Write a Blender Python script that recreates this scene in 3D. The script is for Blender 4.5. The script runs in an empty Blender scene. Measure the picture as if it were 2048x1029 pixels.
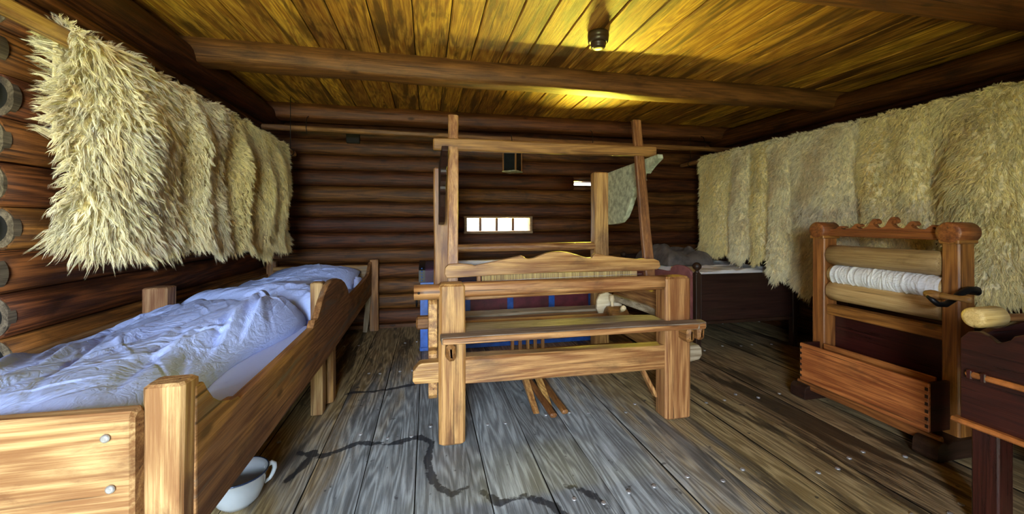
import bpy, bmesh, math, random
import numpy as np
from mathutils import Vector, Matrix, noise

# ------------------------------------------------------------------ camera, world, light, exposure
C = bpy.context.scene.collection
sc = bpy.context.scene
R = math.radians
cam_d = bpy.data.cameras.new('camera')
cam = bpy.data.objects.new('camera', cam_d)
C.objects.link(cam)
cam_d.sensor_width = 36.0
cam_d.lens = 796 / 2048 * 36.0
cam_d.shift_y = -69.5 / 2048
cam_d.clip_start = 0.02
cam.location = (0, 0, 1.2)
cam.rotation_euler = (R(90), 0, R(-12))
sc.camera = cam

sc.view_settings.view_transform = 'Standard'
sc.view_settings.look = 'None'
sc.view_settings.gamma = 1.0
sc.view_settings.use_curve_mapping = False
sc.view_settings.exposure = 0.45

w = bpy.data.worlds.new('world'); sc.world = w
w.use_nodes = True
bg = w.node_tree.nodes['Background']
bg.inputs[0].default_value = (0.85, 0.93, 1.0, 1)
bg.inputs[1].default_value = 4.5


def area(name, loc, aim, sx, sy, power, col, spread=180):
    d = bpy.data.lights.new(name, 'AREA')
    d.shape = 'RECTANGLE'; d.size = sx; d.size_y = sy
    d.energy = power; d.color = col; d.spread = R(spread)
    o = bpy.data.objects.new(name, d); C.objects.link(o)
    o.location = loc
    o.rotation_euler = (Vector(aim) - Vector(loc)).to_track_quat('-Z', 'Y').to_euler()
    return o


# daylight from the open door behind the camera: sky downwards, sunlit grass upwards
area('door_sky_light', (-2.3, -4.2, 2.6), (-2.3, -1.5, 1.0), 8.0, 2.9, 4700, (0.76, 0.88, 1.0))
area('door_grass_light', (-1.8, -3.3, 0.0), (-1.8, -3.29, 3.0), 7.0, 3.2, 2100, (0.90, 0.95, 0.20))
# daylight round the small window in the far wall (sky above it, sunlit grass below) and in the vent slit
area('window_sky_light', (0.84, 5.75, 2.05), (0.84, 4.85, 1.17), 1.8, 1.0, 450, (0.66, 0.82, 1.0))
area('window_grass_light', (0.84, 5.80, 0.45), (0.84, 5.79, 3.0), 2.6, 1.5, 3800, (1.0, 0.90, 0.20))
area('slit_grass_light', (2.02, 4.70, 1.69), (0.6, 0.8, 2.18), 0.46, 0.05, 25, (1.0, 0.85, 0.08), 77)


# ------------------------------------------------------------------ materials
def newmat(name):
    m = bpy.data.materials.new(name); m.use_nodes = True
    nt = m.node_tree
    return m, nt, nt.nodes['Principled BSDF']


def node(nt, typ, **kw):
    n = nt.nodes.new(typ)
    for k, v in kw.items():
        setattr(n, k, v)
    return n


def math_n(nt, op, a, b=None, c=None, clamp=False):
    n = node(nt, 'ShaderNodeMath', operation=op, use_clamp=clamp)
    for i, v in enumerate((a, b, c)):
        if v is None:
            continue
        if isinstance(v, (int, float)):
            n.inputs[i].default_value = v
        else:
            nt.links.new(v, n.inputs[i])
    return n.outputs[0]


def mix_c(nt, fac, a, b, blend='MIX'):
    n = node(nt, 'ShaderNodeMix', data_type='RGBA', blend_type=blend)
    n.clamp_factor = True
    for s, v in ((0, fac), (6, a), (7, b)):
        if isinstance(v, (int, float)):
            n.inputs[s].default_value = v
        elif isinstance(v, tuple):
            n.inputs[s].default_value = (*v, 1) if len(v) == 3 else v
        else:
            nt.links.new(v, n.inputs[s])
    return n.outputs[2]


def maprange(nt, v, a, b, c=0.0, d=1.0):
    n = node(nt, 'ShaderNodeMapRange', interpolation_type='SMOOTHSTEP')
    nt.links.new(v, n.inputs[0])
    n.inputs[1].default_value = a; n.inputs[2].default_value = b
    n.inputs[3].default_value = c; n.inputs[4].default_value = d
    return n.outputs[0]


def noise_n(nt, vec, scale, detail=5, rough=0.6, dist=0.0):
    n = node(nt, 'ShaderNodeTexNoise')
    nt.links.new(vec, n.inputs['Vector'])
    n.inputs['Scale'].default_value = scale; n.inputs['Detail'].default_value = detail
    n.inputs['Roughness'].default_value = rough; n.inputs['Distortion'].default_value = dist
    return n.outputs['Fac']


def vscale(nt, vec, s):
    n = node(nt, 'ShaderNodeVectorMath', operation='MULTIPLY')
    nt.links.new(vec, n.inputs[0]); n.inputs[1].default_value = s
    return n.outputs[0]


_mats = {}


def wood(key, light, dark, axis='x', dirt=(0.03, 0.017, 0.008), dirt_amt=0.5, ring=0.5, knot=1.0, rough=0.55,
         bump=0.35, var=0.25, patch=None, patch_amt=0.0, gs=1.0, spec=0.35, extra=None):
    """Old timber: growth-ring figure, fibres, knots and grime, the grain along the given local axis."""
    k = (key, axis)
    if k in _mats:
        return _mats[k]
    m, nt, bs = newmat(key + '_' + axis)
    tc = node(nt, 'ShaderNodeTexCoord'); oi = node(nt, 'ShaderNodeObjectInfo'); ge = node(nt, 'ShaderNodeNewGeometry')
    off = math_n(nt, 'MULTIPLY_ADD', oi.outputs['Random'], 37.0, math_n(nt, 'MULTIPLY', ge.outputs['Random Per Island'], 61.0))
    cb = node(nt, 'ShaderNodeCombineXYZ')
    for i in range(3):
        nt.links.new(off, cb.inputs[i])
    ad = node(nt, 'ShaderNodeVectorMath', operation='ADD')
    nt.links.new(tc.outputs['Object'], ad.inputs[0]); nt.links.new(cb.outputs[0], ad.inputs[1])
    P = ad.outputs[0]

    def st(al, ac):
        return vscale(nt, P, tuple(al * gs if a == axis else ac * gs for a in 'xyz'))
    warp = noise_n(nt, st(0.28, 3.4), 1.5, 2, 0.45)
    rings = math_n(nt, 'MULTIPLY_ADD', math_n(nt, 'SINE', math_n(nt, 'MULTIPLY', warp, 95.0)), 0.5, 0.5)
    streak = noise_n(nt, st(0.8, 17.0), 2.2, 7, 0.68, 0.5)
    fibre = noise_n(nt, st(2.0, 95.0), 2.0, 4, 0.7)
    vo = node(nt, 'ShaderNodeTexVoronoi', feature='F1')
    nt.links.new(st(1.0, 2.4), vo.inputs['Vector']); vo.inputs['Scale'].default_value = 2.1
    kn = maprange(nt, vo.outputs['Distance'], 0.035, 0.11, 1.0, 0.0)
    grime = noise_n(nt, st(1.2, 3.0), 2.4, 7, 0.68, 0.4)
    f = math_n(nt, 'ADD', math_n(nt, 'MULTIPLY', streak, 1.0 - ring * 0.5), math_n(nt, 'MULTIPLY', rings, ring * 0.30))
    f = math_n(nt, 'ADD', f, math_n(nt, 'MULTIPLY', math_n(nt, 'SUBTRACT', fibre, 0.5), 0.75))
    col = mix_c(nt, maprange(nt, f, 0.22, 0.82), dark, light)
    if patch:
        pn = noise_n(nt, st(0.5, 4.5), 2.0, 5, 0.6, 0.5)
        col = mix_c(nt, maprange(nt, pn, 0.60 - patch_amt * 0.25, 0.72 - patch_amt * 0.2), col, patch)
    g = maprange(nt, grime, 0.50, 0.72)
    col = mix_c(nt, math_n(nt, 'MULTIPLY', g, dirt_amt), col, dirt)
    col = mix_c(nt, math_n(nt, 'MULTIPLY', kn, 0.75 * knot), col, tuple(c * 0.35 for c in dark))
    ck = noise_n(nt, st(0.55, 34.0), 1.7, 3, 0.55, 0.3)
    ckf = maprange(nt, ck, 0.645, 0.70)
    col = mix_c(nt, math_n(nt, 'MULTIPLY', ckf, 0.8), col, tuple(c * 0.3 for c in dark))
    hv = node(nt, 'ShaderNodeHueSaturation')
    rn = math_n(nt, 'FRACT', math_n(nt, 'ADD', oi.outputs['Random'], math_n(nt, 'MULTIPLY', ge.outputs['Random Per Island'], 7.31)))
    nt.links.new(math_n(nt, 'MULTIPLY_ADD', rn, 2 * var, 1.0 - var), hv.inputs['Value'])
    nt.links.new(math_n(nt, 'MULTIPLY_ADD', rn, 0.02, 0.49), hv.inputs['Hue'])
    nt.links.new(col, hv.inputs['Color'])
    out = hv.outputs[0]
    if extra:
        out = extra(nt, out, P)
    nt.links.new(out, bs.inputs['Base Color'])
    bs.inputs['Specular IOR Level'].default_value = spec
    nt.links.new(math_n(nt, 'MULTIPLY_ADD', streak, 0.25, rough - 0.1), bs.inputs['Roughness'])
    bp = node(nt, 'ShaderNodeBump'); bp.inputs['Strength'].default_value = bump; bp.inputs['Distance'].default_value = 0.006
    hh = math_n(nt, 'ADD', math_n(nt, 'SUBTRACT', math_n(nt, 'MULTIPLY', fibre, 0.7), math_n(nt, 'MULTIPLY', ckf, 0.6)), math_n(nt, 'ADD', math_n(nt, 'MULTIPLY', streak, 0.8), math_n(nt, 'MULTIPLY', rings, 0.12)))
    nt.links.new(hh, bp.inputs['Height']); nt.links.new(bp.outputs[0], bs.inputs['Normal'])
    _mats[k] = m
    return m


def plain(key, col, rough=0.5, metal=0.0, var=0.15, scale=12.0, bump=0.1, spec=0.5, coat=0.0):
    if key in _mats:
        return _mats[key]
    m, nt, bs = newmat(key)
    tc = node(nt, 'ShaderNodeTexCoord')
    n = noise_n(nt, tc.outputs['Object'], scale, 6, 0.65)
    c = mix_c(nt, maprange(nt, n, 0.3, 0.7), tuple(v * (1 - var) for v in col), tuple(min(1, v * (1 + var)) for v in col))
    nt.links.new(c, bs.inputs['Base Color'])
    bs.inputs['Roughness'].default_value = rough; bs.inputs['Metallic'].default_value = metal
    bs.inputs['Specular IOR Level'].default_value = spec; bs.inputs['Coat Weight'].default_value = coat
    bp = node(nt, 'ShaderNodeBump'); bp.inputs['Strength'].default_value = bump; bp.inputs['Distance'].default_value = 0.004
    nt.links.new(n, bp.inputs['Height']); nt.links.new(bp.outputs[0], bs.inputs['Normal'])
    _mats[key] = m
    return m


def honey(ax): return wood('honey_pine', (0.66, 0.385, 0.135), (0.20, 0.078, 0.02), ax, dirt=(0.06, 0.03, 0.012), dirt_amt=0.6, ring=0.6, rough=0.42, var=0.14, spec=0.5)
def honey_dark(ax): return wood('aged_pine', (0.36, 0.17, 0.05), (0.13, 0.05, 0.014), ax, dirt_amt=0.5, ring=0.5, rough=0.5, var=0.15)
def greyed(ax): return wood('greyed_pine', (0.40, 0.33, 0.24), (0.17, 0.12, 0.075), ax, dirt_amt=0.5, ring=0.6, rough=0.68, var=0.1, spec=0.2)
def bedwood(ax): return wood('weathered_bed_pine', (0.50, 0.28, 0.10), (0.15, 0.068, 0.02), ax, dirt_amt=0.6, ring=0.6, rough=0.6, var=0.12, patch=(0.17, 0.135, 0.10), patch_amt=0.3)
def bedpale(ax): return wood('pale_bed_pine', (0.54, 0.35, 0.16), (0.19, 0.085, 0.03), ax, dirt=(0.10, 0.038, 0.012), dirt_amt=0.9, ring=0.7, rough=0.6, var=0.08)
def logwood(ax): return wood('smoked_log', (0.18, 0.060, 0.013), (0.028, 0.0085, 0.0025), ax, dirt=(0.008, 0.004, 0.002), dirt_amt=0.75, ring=0.5, rough=0.5, bump=0.6, var=0.25, spec=0.3)
def beamwood(ax): return wood('ceiling_beam_pine', (0.27, 0.105, 0.030), (0.075, 0.026, 0.008), ax, dirt=(0.02, 0.008, 0.003), dirt_amt=0.6, ring=0.4, rough=0.5, bump=0.5, var=0.1)
def ceilwood(ax): return wood('ceiling_board_pine', (0.80, 0.46, 0.075), (0.25, 0.082, 0.012), ax, dirt=(0.06, 0.03, 0.008), dirt_amt=0.6, ring=0.5, rough=0.55, bump=0.4, var=0.38, gs=1.3, patch=(0.13, 0.055, 0.01), patch_amt=0.5)
def reelwood(ax): return wood('reel_brown_pine', (0.44, 0.17, 0.042), (0.14, 0.044, 0.011), ax, dirt_amt=0.5, ring=0.4, rough=0.4, var=0.12, spec=0.5)
def boxwood(ax): return wood('red_box_pine', (0.66, 0.26, 0.065), (0.22, 0.062, 0.014), ax, dirt_amt=0.5, ring=0.5, rough=0.42, var=0.06, spec=0.5)
def darkred(ax): return wood('dark_red_stain', (0.060, 0.011, 0.008), (0.018, 0.004, 0.0035), ax, dirt=(0.008, 0.004, 0.003), dirt_amt=0.6, ring=0.3, rough=0.28, var=0.1, spec=0.5, bump=0.15)
def darkbed(ax): return wood('dark_bed_stain', (0.045, 0.018, 0.010), (0.014, 0.006, 0.004), ax, dirt_amt=0.5, ring=0.3, rough=0.45, var=0.1, bump=0.2)
def rollerwood(ax): return wood('roller_birch', (0.70, 0.50, 0.23), (0.42, 0.26, 0.09), ax, dirt=(0.16, 0.09, 0.03), dirt_amt=0.4, ring=0.3, knot=0.3, rough=0.45, var=0.12)


iron = plain('black_iron', (0.012, 0.012, 0.014), 0.42, 0.6)
maroon = plain('maroon_paint', (0.10, 0.012, 0.022), 0.5, 0, 0.4, 9, 0.15)
maroon_dark = plain('dark_purple_paint', (0.035, 0.010, 0.03), 0.65, 0, 0.4, 9, 0.15)
bluepaint = plain('blue_paint', (0.015, 0.085, 0.38), 0.4, 0, 0.3, 14, 0.15)
enamel = plain('white_enamel', (0.42, 0.47, 0.52), 0.12, 0, 0.06, 6, 0.02, 0.6, 0.6)
bakelite = plain('brown_bakelite', (0.045, 0.028, 0.018), 0.35, 0, 0.15, 10, 0.05)
bone = plain('pale_wood_knob', (0.62, 0.50, 0.32), 0.45, 0, 0.2, 20, 0.1)
nail_m = plain('worn_nail', (0.35, 0.35, 0.36), 0.35, 0.5, 0.3, 60, 0.1)
hide_m = plain('tanned_hide', (0.66, 0.56, 0.32), 0.8, 0, 0.4, 45, 1.0)
crackle = plain('pale_lit_arm_and_lantern', (0.36, 0.38, 0.26), 0.6, 0, 0.45, 22, 0.5)  # green light on the loom's right arm put into this colour; lantern base shares it
lantern_glass = plain('lantern_dark_glass', (0.012, 0.014, 0.014), 0.08, 0, 0.1, 8, 0.02)
earth_and_gap = plain('dark_earth', (0.01, 0.008, 0.006), 0.9)
stone = plain('plinth_grey', (0.10, 0.09, 0.08), 0.8, 0, 0.3, 8, 0.4)


def cloth(key, col, scale=7.0, bump=0.5):
    if key in _mats:
        return _mats[key]
    m, nt, bs = newmat(key)
    tc = node(nt, 'ShaderNodeTexCoord')
    P = tc.outputs['Object']
    n1 = noise_n(nt, vscale(nt, P, (1.0, 0.45, 1.0)), scale, 4, 0.55, 1.4)
    rid = math_n(nt, 'ABSOLUTE', math_n(nt, 'SUBTRACT', n1, 0.5))
    n2 = noise_n(nt, vscale(nt, P, (1.0, 0.7, 1.0)), scale * 3.2, 3, 0.5, 1.0)
    rid2 = math_n(nt, 'ABSOLUTE', math_n(nt, 'SUBTRACT', n2, 0.5))
    h = math_n(nt, 'ADD', math_n(nt, 'MULTIPLY', maprange(nt, rid, 0.0, 0.09), 1.0), math_n(nt, 'MULTIPLY', maprange(nt, rid2, 0.0, 0.12), 0.35))
    bs.inputs['Base Color'].default_value = (*col, 1)
    bs.inputs['Roughness'].default_value = 0.75
    bs.inputs['Specular IOR Level'].default_value = 0.2
    bp = node(nt, 'ShaderNodeBump'); bp.inputs['Strength'].default_value = bump * 0.55; bp.inputs['Distance'].default_value = 0.012
    nt.links.new(h, bp.inputs['Height']); nt.links.new(bp.outputs[0], bs.inputs['Normal'])
    _mats[key] = m
    return m


linen_blue = cloth('pale_blue_linen', (0.44, 0.56, 0.98))
linen_white = cloth('white_linen', (0.72, 0.72, 0.72), 16.0, 0.4)
linen_pale = cloth('pale_sheet', (0.48, 0.58, 0.95), 4.0, 0.15)


def wool(key, col, stain, grey, stain_amt=0.5):
    m, nt, bs = newmat(key)
    tc = node(nt, 'ShaderNodeTexCoord'); ge = node(nt, 'ShaderNodeNewGeometry')
    P = tc.outputs['Object']
    n = noise_n(nt, P, 4.0, 4, 0.55)
    n2 = noise_n(nt, vscale(nt, P, (1.3, 1.3, 0.8)), 6.3, 4, 0.55)
    c = mix_c(nt, math_n(nt, 'MULTIPLY', maprange(nt, n, 0.48, 0.68), stain_amt), col, stain)
    c = mix_c(nt, math_n(nt, 'MULTIPLY', maprange(nt, n2, 0.54, 0.72), 0.6), c, grey)
    hv = node(nt, 'ShaderNodeHueSaturation')
    lt = node(nt, 'ShaderNodeAttribute', attribute_name='lock_tone')
    nt.links.new(math_n(nt, 'ADD', math_n(nt, 'MULTIPLY', ge.outputs['Random Per Island'], 0.22), math_n(nt, 'MULTIPLY_ADD', lt.outputs['Fac'], 0.42, 0.60)), hv.inputs['Value'])
    nt.links.new(c, hv.inputs['Color'])
    nt.links.new(hv.outputs[0], bs.inputs['Base Color'])
    bs.inputs['Roughness'].default_value = 0.6
    bs.inputs['Specular IOR Level'].default_value = 0.25
    bs.inputs['Sheen Weight'].default_value = 0.15
    tr = node(nt, 'ShaderNodeBsdfTranslucent'); nt.links.new(hv.outputs[0], tr.inputs[0])
    mx = node(nt, 'ShaderNodeMixShader'); mx.inputs[0].default_value = 0.22
    nt.links.new(bs.outputs[0], mx.inputs[1]); nt.links.new(tr.outputs[0], mx.inputs[2])
    nt.links.new(mx.outputs[0], nt.nodes['Material Output'].inputs[0])
    return m


# ------------------------------------------------------------------ building helpers
def prop(o, label=None, cat=None, group=None, kind=None):
    if label: o['label'] = label
    if cat: o['category'] = cat
    if group: o['group'] = group
    if kind: o['kind'] = kind
    return o


def thing(name, label, cat, loc, group=None):
    o = bpy.data.objects.new(name, None); C.objects.link(o)
    o.location = loc; o.empty_display_size = 0.1
    return prop(o, label, cat, group)


def origin_of(p):
    v = Vector((0, 0, 0))
    while p is not None:
        v += p.location; p = p.parent
    return v


def link_mesh(name, me, mat, parent=None, loc=None):
    o = bpy.data.objects.new(name, me); C.objects.link(o)
    if mat is not None:
        for mm in (mat if isinstance(mat, list) else [mat]):
            me.materials.append(mm)
    if parent is not None:
        o.parent = parent
        off = origin_of(parent)
        if off.length > 0:
            me.transform(Matrix.Translation(-off))
    elif loc is not None:
        me.transform(Matrix.Translation(-Vector(loc))); o.location = loc
    return o


class MB:
    """Collects shapes given in world metres; build() links them as one mesh object."""
    def __init__(s):
        s.v = []; s.f = []; s.sm = []; s.mi = []; s.cur = 0

    def add(s, vs, fs, smooth=False):
        b = len(s.v)
        s.v.extend([tuple(x) for x in vs])
        for f in fs:
            s.f.append([b + i for i in f]); s.sm.append(smooth); s.mi.append(s.cur)
        return s

    def sweep(s, rings, smooth=False, cap=True):
        n = len(rings[0]); vs = [p for r in rings for p in r]; fs = []
        for k in range(len(rings) - 1):
            for i in range(n):
                j = (i + 1) % n
                fs.append([k * n + i, k * n + j, (k + 1) * n + j, (k + 1) * n + i])
        b = len(s.v)
        s.add(vs, fs, smooth)
        if cap:
            L = len(rings) - 1
            s.f.append([b + i for i in range(n)][::-1]); s.sm.append(False); s.mi.append(s.cur)
            s.f.append([b + L * n + i for i in range(n)]); s.sm.append(False); s.mi.append(s.cur)
        return s

    def timber(s, p0, p1, w, h, up=(0, 0, 1), ch=0.006, wob=0.002, step=0.12, taper=1.0, seed=None):
        """A chamfered beam from p0 to p1, w wide (sideways) and h high (along up), slightly uneven."""
        p0 = Vector(p0); p1 = Vector(p1); d = (p1 - p0); L = d.length; d.normalize()
        up = Vector(up); side = d.cross(up).normalized(); up = side.cross(d).normalized()
        n = max(1, int(L / step)) if wob > 0 else 1
        sd = random.random() * 90 if seed is None else seed
        rings = []
        c = min(ch, w * 0.3, h * 0.3)
        ts = [0.0, c / L] + [k / n for k in range(1, n)] + [1 - c / L, 1.0]
        ts = sorted(ts)
        for q, t in enumerate(ts):
            k = 1 + (taper - 1) * t
            e = c if q in (0, len(ts) - 1) else 0.0
            a, b2 = w * k / 2 - e, h * k / 2 - e
            pts = [(-a + c, -b2), (a - c, -b2), (a, -b2 + c), (a, b2 - c), (a - c, b2), (-a + c, b2), (-a, b2 - c), (-a, -b2 + c)]
            o = p0 + d * (L * t)
            ring = []
            for i, (x, z) in enumerate(pts):
                nn = noise.noise_vector(Vector((t * L * 2.2 + sd, i * 0.35, sd * 1.7))) * wob * 2
                ring.append(o + side * (x + nn.x) + up * (z + nn.y))
            rings.append(ring)
        return s.sweep(rings)

    def box(s, x0, x1, y0, y1, z0, z1, ch=0.004):
        return s.timber(((x0 + x1) / 2, (y0 + y1) / 2, z0), ((x0 + x1) / 2, (y0 + y1) / 2, z1), abs(x1 - x0), abs(y1 - y0), up=(0, 1, 0), ch=ch, wob=0)

    def cyl(s, p0, p1, r0, r1=None, n=24, wob=0.0, step=0.1, smooth=True, rnd=0.0):
        p0 = Vector(p0); p1 = Vector(p1); d = p1 - p0; L = d.length; d.normalize()
        r1 = r0 if r1 is None else r1
        a = d.orthogonal().normalized(); b = d.cross(a)
        m = max(1, int(L / step)) if wob > 0 else 1
        sd = random.random() * 50
        prof = [(k / m, 1.0) for k in range(m + 1)]
        if rnd > 0:
            e = rnd / L
            prof = [(0, 0.6), (e * 0.3, 0.86), (e, 1.0)] + prof[1:-1] + [(1 - e, 1.0), (1 - e * 0.3, 0.86), (1, 0.6)]
        rings = []
        for t, sc_ in prof:
            r = (r0 + (r1 - r0) * t) * sc_
            ring = []
            for i in range(n):
                an = 2 * math.pi * i / n
                rr = r * (1 + (noise.noise(Vector((math.cos(an) * 1.3, math.sin(an) * 1.3, t * L * 2 + sd))) * wob if wob else 0))
                ring.append(p0 + d * (L * t) + a * (rr * math.cos(an)) + b * (rr * math.sin(an)))
            rings.append(ring)
        return s.sweep(rings, smooth)

    def lathe(s, base, axis, prof, n=32, smooth=True, cap=True):
        base = Vector(base); d = Vector(axis).normalized(); a = d.orthogonal().normalized(); b = d.cross(a)
        rings = [[base + d * h + a * (r * math.cos(2 * math.pi * i / n)) + b * (r * math.sin(2 * math.pi * i / n)) for i in range(n)] for r, h in prof]
        return s.sweep(rings, smooth, cap)

    def tube(s, pts, r, n=10, radii=None):
        pts = [Vector(p) for p in pts]; rings = []
        prev = None
        for i, p in enumerate(pts):
            d = (pts[min(i + 1, len(pts) - 1)] - pts[max(i - 1, 0)]).normalized()
            a = d.orthogonal().normalized() if prev is None else (prev - d * prev.dot(d)).normalized()
            prev = a; b = d.cross(a); rr = radii[i] if radii else r
            rings.append([p + a * (rr * math.cos(2 * math.pi * k / n)) + b * (rr * math.sin(2 * math.pi * k / n)) for k in range(n)])
        return s.sweep(rings, True)

    def prism(s, prof, axis, a0, a1):
        """Extrude a 2D outline. axis 'x': outline (y,z); 'y': (x,z); 'z': (x,y)."""
        def P(u, v, a):
            return {'x': (a, u, v), 'y': (u, a, v), 'z': (u, v, a)}[axis]
        n = len(prof)
        vs = [P(u, v, a0) for u, v in prof] + [P(u, v, a1) for u, v in prof]
        fs = [[i, (i + 1) % n, n + (i + 1) % n, n + i] for i in range(n)] + [list(range(n))[::-1], [n + i for i in range(n)]]
        return s.add(vs, fs)

    def build(s, name, mat, parent=None, loc=None, bevel=0.0):
        bm = bmesh.new()
        vs = [bm.verts.new(v) for v in s.v]
        bm.verts.index_update()
        for f, sm, mi in zip(s.f, s.sm, s.mi):
            try:
                fc = bm.faces.new([vs[i] for i in f])
            except ValueError:
                continue
            fc.smooth = sm; fc.material_index = mi
        bmesh.ops.recalc_face_normals(bm, faces=bm.faces[:])
        if bevel > 0:
            ed = [e for e in bm.edges if len(e.link_faces) == 2 and e.calc_face_angle(0) > 0.6]
            bmesh.ops.bevel(bm, geom=ed, offset=bevel, segments=2, profile=0.6, affect='EDGES', clamp_overlap=True)
        me = bpy.data.meshes.new(name)
        bm.to_mesh(me); bm.free()
        return link_mesh(name, me, mat, parent, loc)


def np_mesh(name, v, quads=None, tris=None, smooth=False):
    me = bpy.data.meshes.new(name)
    v = np.asarray(v, dtype=np.float32)
    idx = []; tot = []
    if quads is not None and len(quads):
        idx.append(np.asarray(quads, dtype=np.int32).ravel()); tot.append(np.full(len(quads), 4, np.int32))
    if tris is not None and len(tris):
        idx.append(np.asarray(tris, dtype=np.int32).ravel()); tot.append(np.full(len(tris), 3, np.int32))
    idx = np.concatenate(idx); tot = np.concatenate(tot)
    me.vertices.add(len(v)); me.vertices.foreach_set('co', v.ravel())
    me.loops.add(len(idx)); me.loops.foreach_set('vertex_index', idx)
    me.polygons.add(len(tot))
    st = np.zeros(len(tot), np.int32); st[1:] = np.cumsum(tot)[:-1]
    me.polygons.foreach_set('loop_start', st); me.polygons.foreach_set('loop_total', tot)
    me.polygons.foreach_set('use_smooth', np.full(len(tot), smooth, dtype=bool))
    me.update(calc_edges=True); me.validate()
    return me


def struct(mb, name, mat, bevel=0.0):
    o = mb.build(name, mat, bevel=bevel); o['kind'] = 'structure'
    return o


random.seed(7)

# ------------------------------------------------------------------ the room shell
XL, XR, YB, YF, ZC = -1.68, 3.92, 4.75, -1.5, 2.42
LOGH = 0.175


def log_seg(mb, axis, face, a0, a1, z0, z1, sgn, depth=0.24, bulge=0.085, seed=0.0, step=0.22):
    """One wall log whose rounded inner face lies at `face`; sgn points from the room into the wall."""
    n = max(2, int((a1 - a0) / step)); rings = []
    zc = (z0 + z1) / 2; hh = (z1 - z0) / 2
    for k in range(n + 1):
        t = a0 + (a1 - a0) * k / n; ring = []
        dz = noise.noise(Vector((t * 0.8, seed * 3.1, 5))) * 0.008
        db = noise.noise(Vector((t * 0.7, seed * 5.3, 9))) * 0.012
        for i in range(11):
            an = -math.pi / 2 + math.pi * i / 10
            q = math.cos(an) ** 0.6 if abs(math.cos(an)) > 1e-6 else 0.0
            dep = bulge * (1 - q) + db
            ring.append((face + sgn * dep, zc + hh * 1.02 * math.sin(an) + dz))
        ring += [(face + sgn * depth, zc + hh * 1.02), (face + sgn * depth, zc - hh * 1.02)]
        rings.append([(p[0], t, p[1]) if axis == 'y' else (t, p[0], p[1]) for p in ring])
    mb.sweep(rings, True)


# back wall with an opening for the window and a vent slit
WX0, WX1 = 0.43, 1.25
SX0, SX1 = 1.80, 2.25
mb = MB()
for k in range(14):
    z0 = 0.03 + LOGH * k; z1 = z0 + LOGH
    segs = [(XL - 0.2, XR + 0.2)]
    if k == 6: segs = [(XL - 0.2, WX0), (WX1, XR + 0.2)]
    if k == 9: segs = [(XL - 0.2, SX0), (SX1, XR + 0.2)]
    for q, (a, b) in enumerate(segs):
        log_seg(mb, 'x', YB - 0.03, a, b, z0, z1, 1, seed=k + q * 0.37)
    if k == 9:
        log_seg(mb, 'x', YB - 0.01, SX0, SX1, z0, 1.665, 1, seed=40, bulge=0.03)
        log_seg(mb, 'x', YB - 0.01, SX0, SX1, 1.715, z1, 1, seed=41, bulge=0.03)
mb.timber((XL - .2, YB + .1, 0.0), (XR + .2, YB + .1, 0.0), 0.26, 0.08, wob=0)
struct(mb, 'wall_back', logwood('x'))

# left wall: long logs up to a notched end, then the next set of log ends beyond a dark gap
mb = MB()
for k in range(14):
    z0 = -0.02 + LOGH * 1.05 * k; z1 = z0 + LOGH * 1.05
    ye = 2.03 + 0.03 * math.sin(k * 2.3)
    log_seg(mb, 'y', XL, ye, YB + 0.2, z0, z1, -1, seed=k + 20, bulge=0.085)
    log_seg(mb, 'y', XL - 0.01, YF - 0.1, ye - 0.12, z0 + 0.03, z1 - 0.01, -1, seed=k + 60, depth=0.22, bulge=0.085)
mb.timber((XL - 0.34, YF, 1.2), (XL - 0.34, YB, 1.2), 0.1, 2.7, wob=0)
struct(mb, 'wall_left', wood('lit_left_log', (0.30, 0.105, 0.024), (0.045, 0.014, 0.004), 'y', dirt=(0.008, 0.004, 0.002), dirt_amt=0.75, ring=0.7, rough=0.5, bump=0.6, var=0.25, spec=0.3))  # lighter copy of the log wood: light on this wall put into the colour
# rounded grey collars of end grain at the notched log ends, the gap's shade put in as black plates
mb = MB(); gap_black = MB()
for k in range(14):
    z0 = -0.02 + LOGH * 1.05 * k; zc = z0 + LOGH * 0.525; ye = 2.03 + 0.03 * math.sin(k * 2.3)
    rings = []
    for i in range(19):
        an = -math.pi / 2 + math.pi * i / 18
        ca, sa = math.cos(an), math.sin(an)
        x_o = XL - 0.085 + 0.088 * ca; z_o = zc + 0.090 * sa
        x_i = XL - 0.085 + 0.058 * ca; z_i = zc + 0.066 * sa
        rings.append([(x_o, ye - 0.018 + 0.02 * abs(sa), z_o), (x_o, ye + 0.02, z_o), (x_i, ye + 0.02, z_i), (x_i, ye - 0.005, z_i)])
    mb.sweep(rings, False)
    gap_black.prism([(XL - 0.085 + 0.062 * math.cos(math.pi * (q / 10 - .5)), zc + 0.070 * math.sin(math.pi * (q / 10 - .5))) for q in range(11)], 'y', ye - 0.004, ye + 0.01)
struct(gap_black, 'trim_11', earth_and_gap)
struct(mb, 'trim_1', wood('log_end_grain', (0.30, 0.23, 0.15), (0.08, 0.06, 0.04), 'y', dirt_amt=0.5, knot=0, rough=0.8))

mb = MB()
for k in range(14):
    z0 = -0.02 + LOGH * 1.05 * k
    log_seg(mb, 'y', XR, YF - .1, YB + .2, z0, z0 + LOGH * 1.05, 1, seed=k + 80, bulge=0.085)
struct(mb, 'wall_right', logwood('y'))

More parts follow.
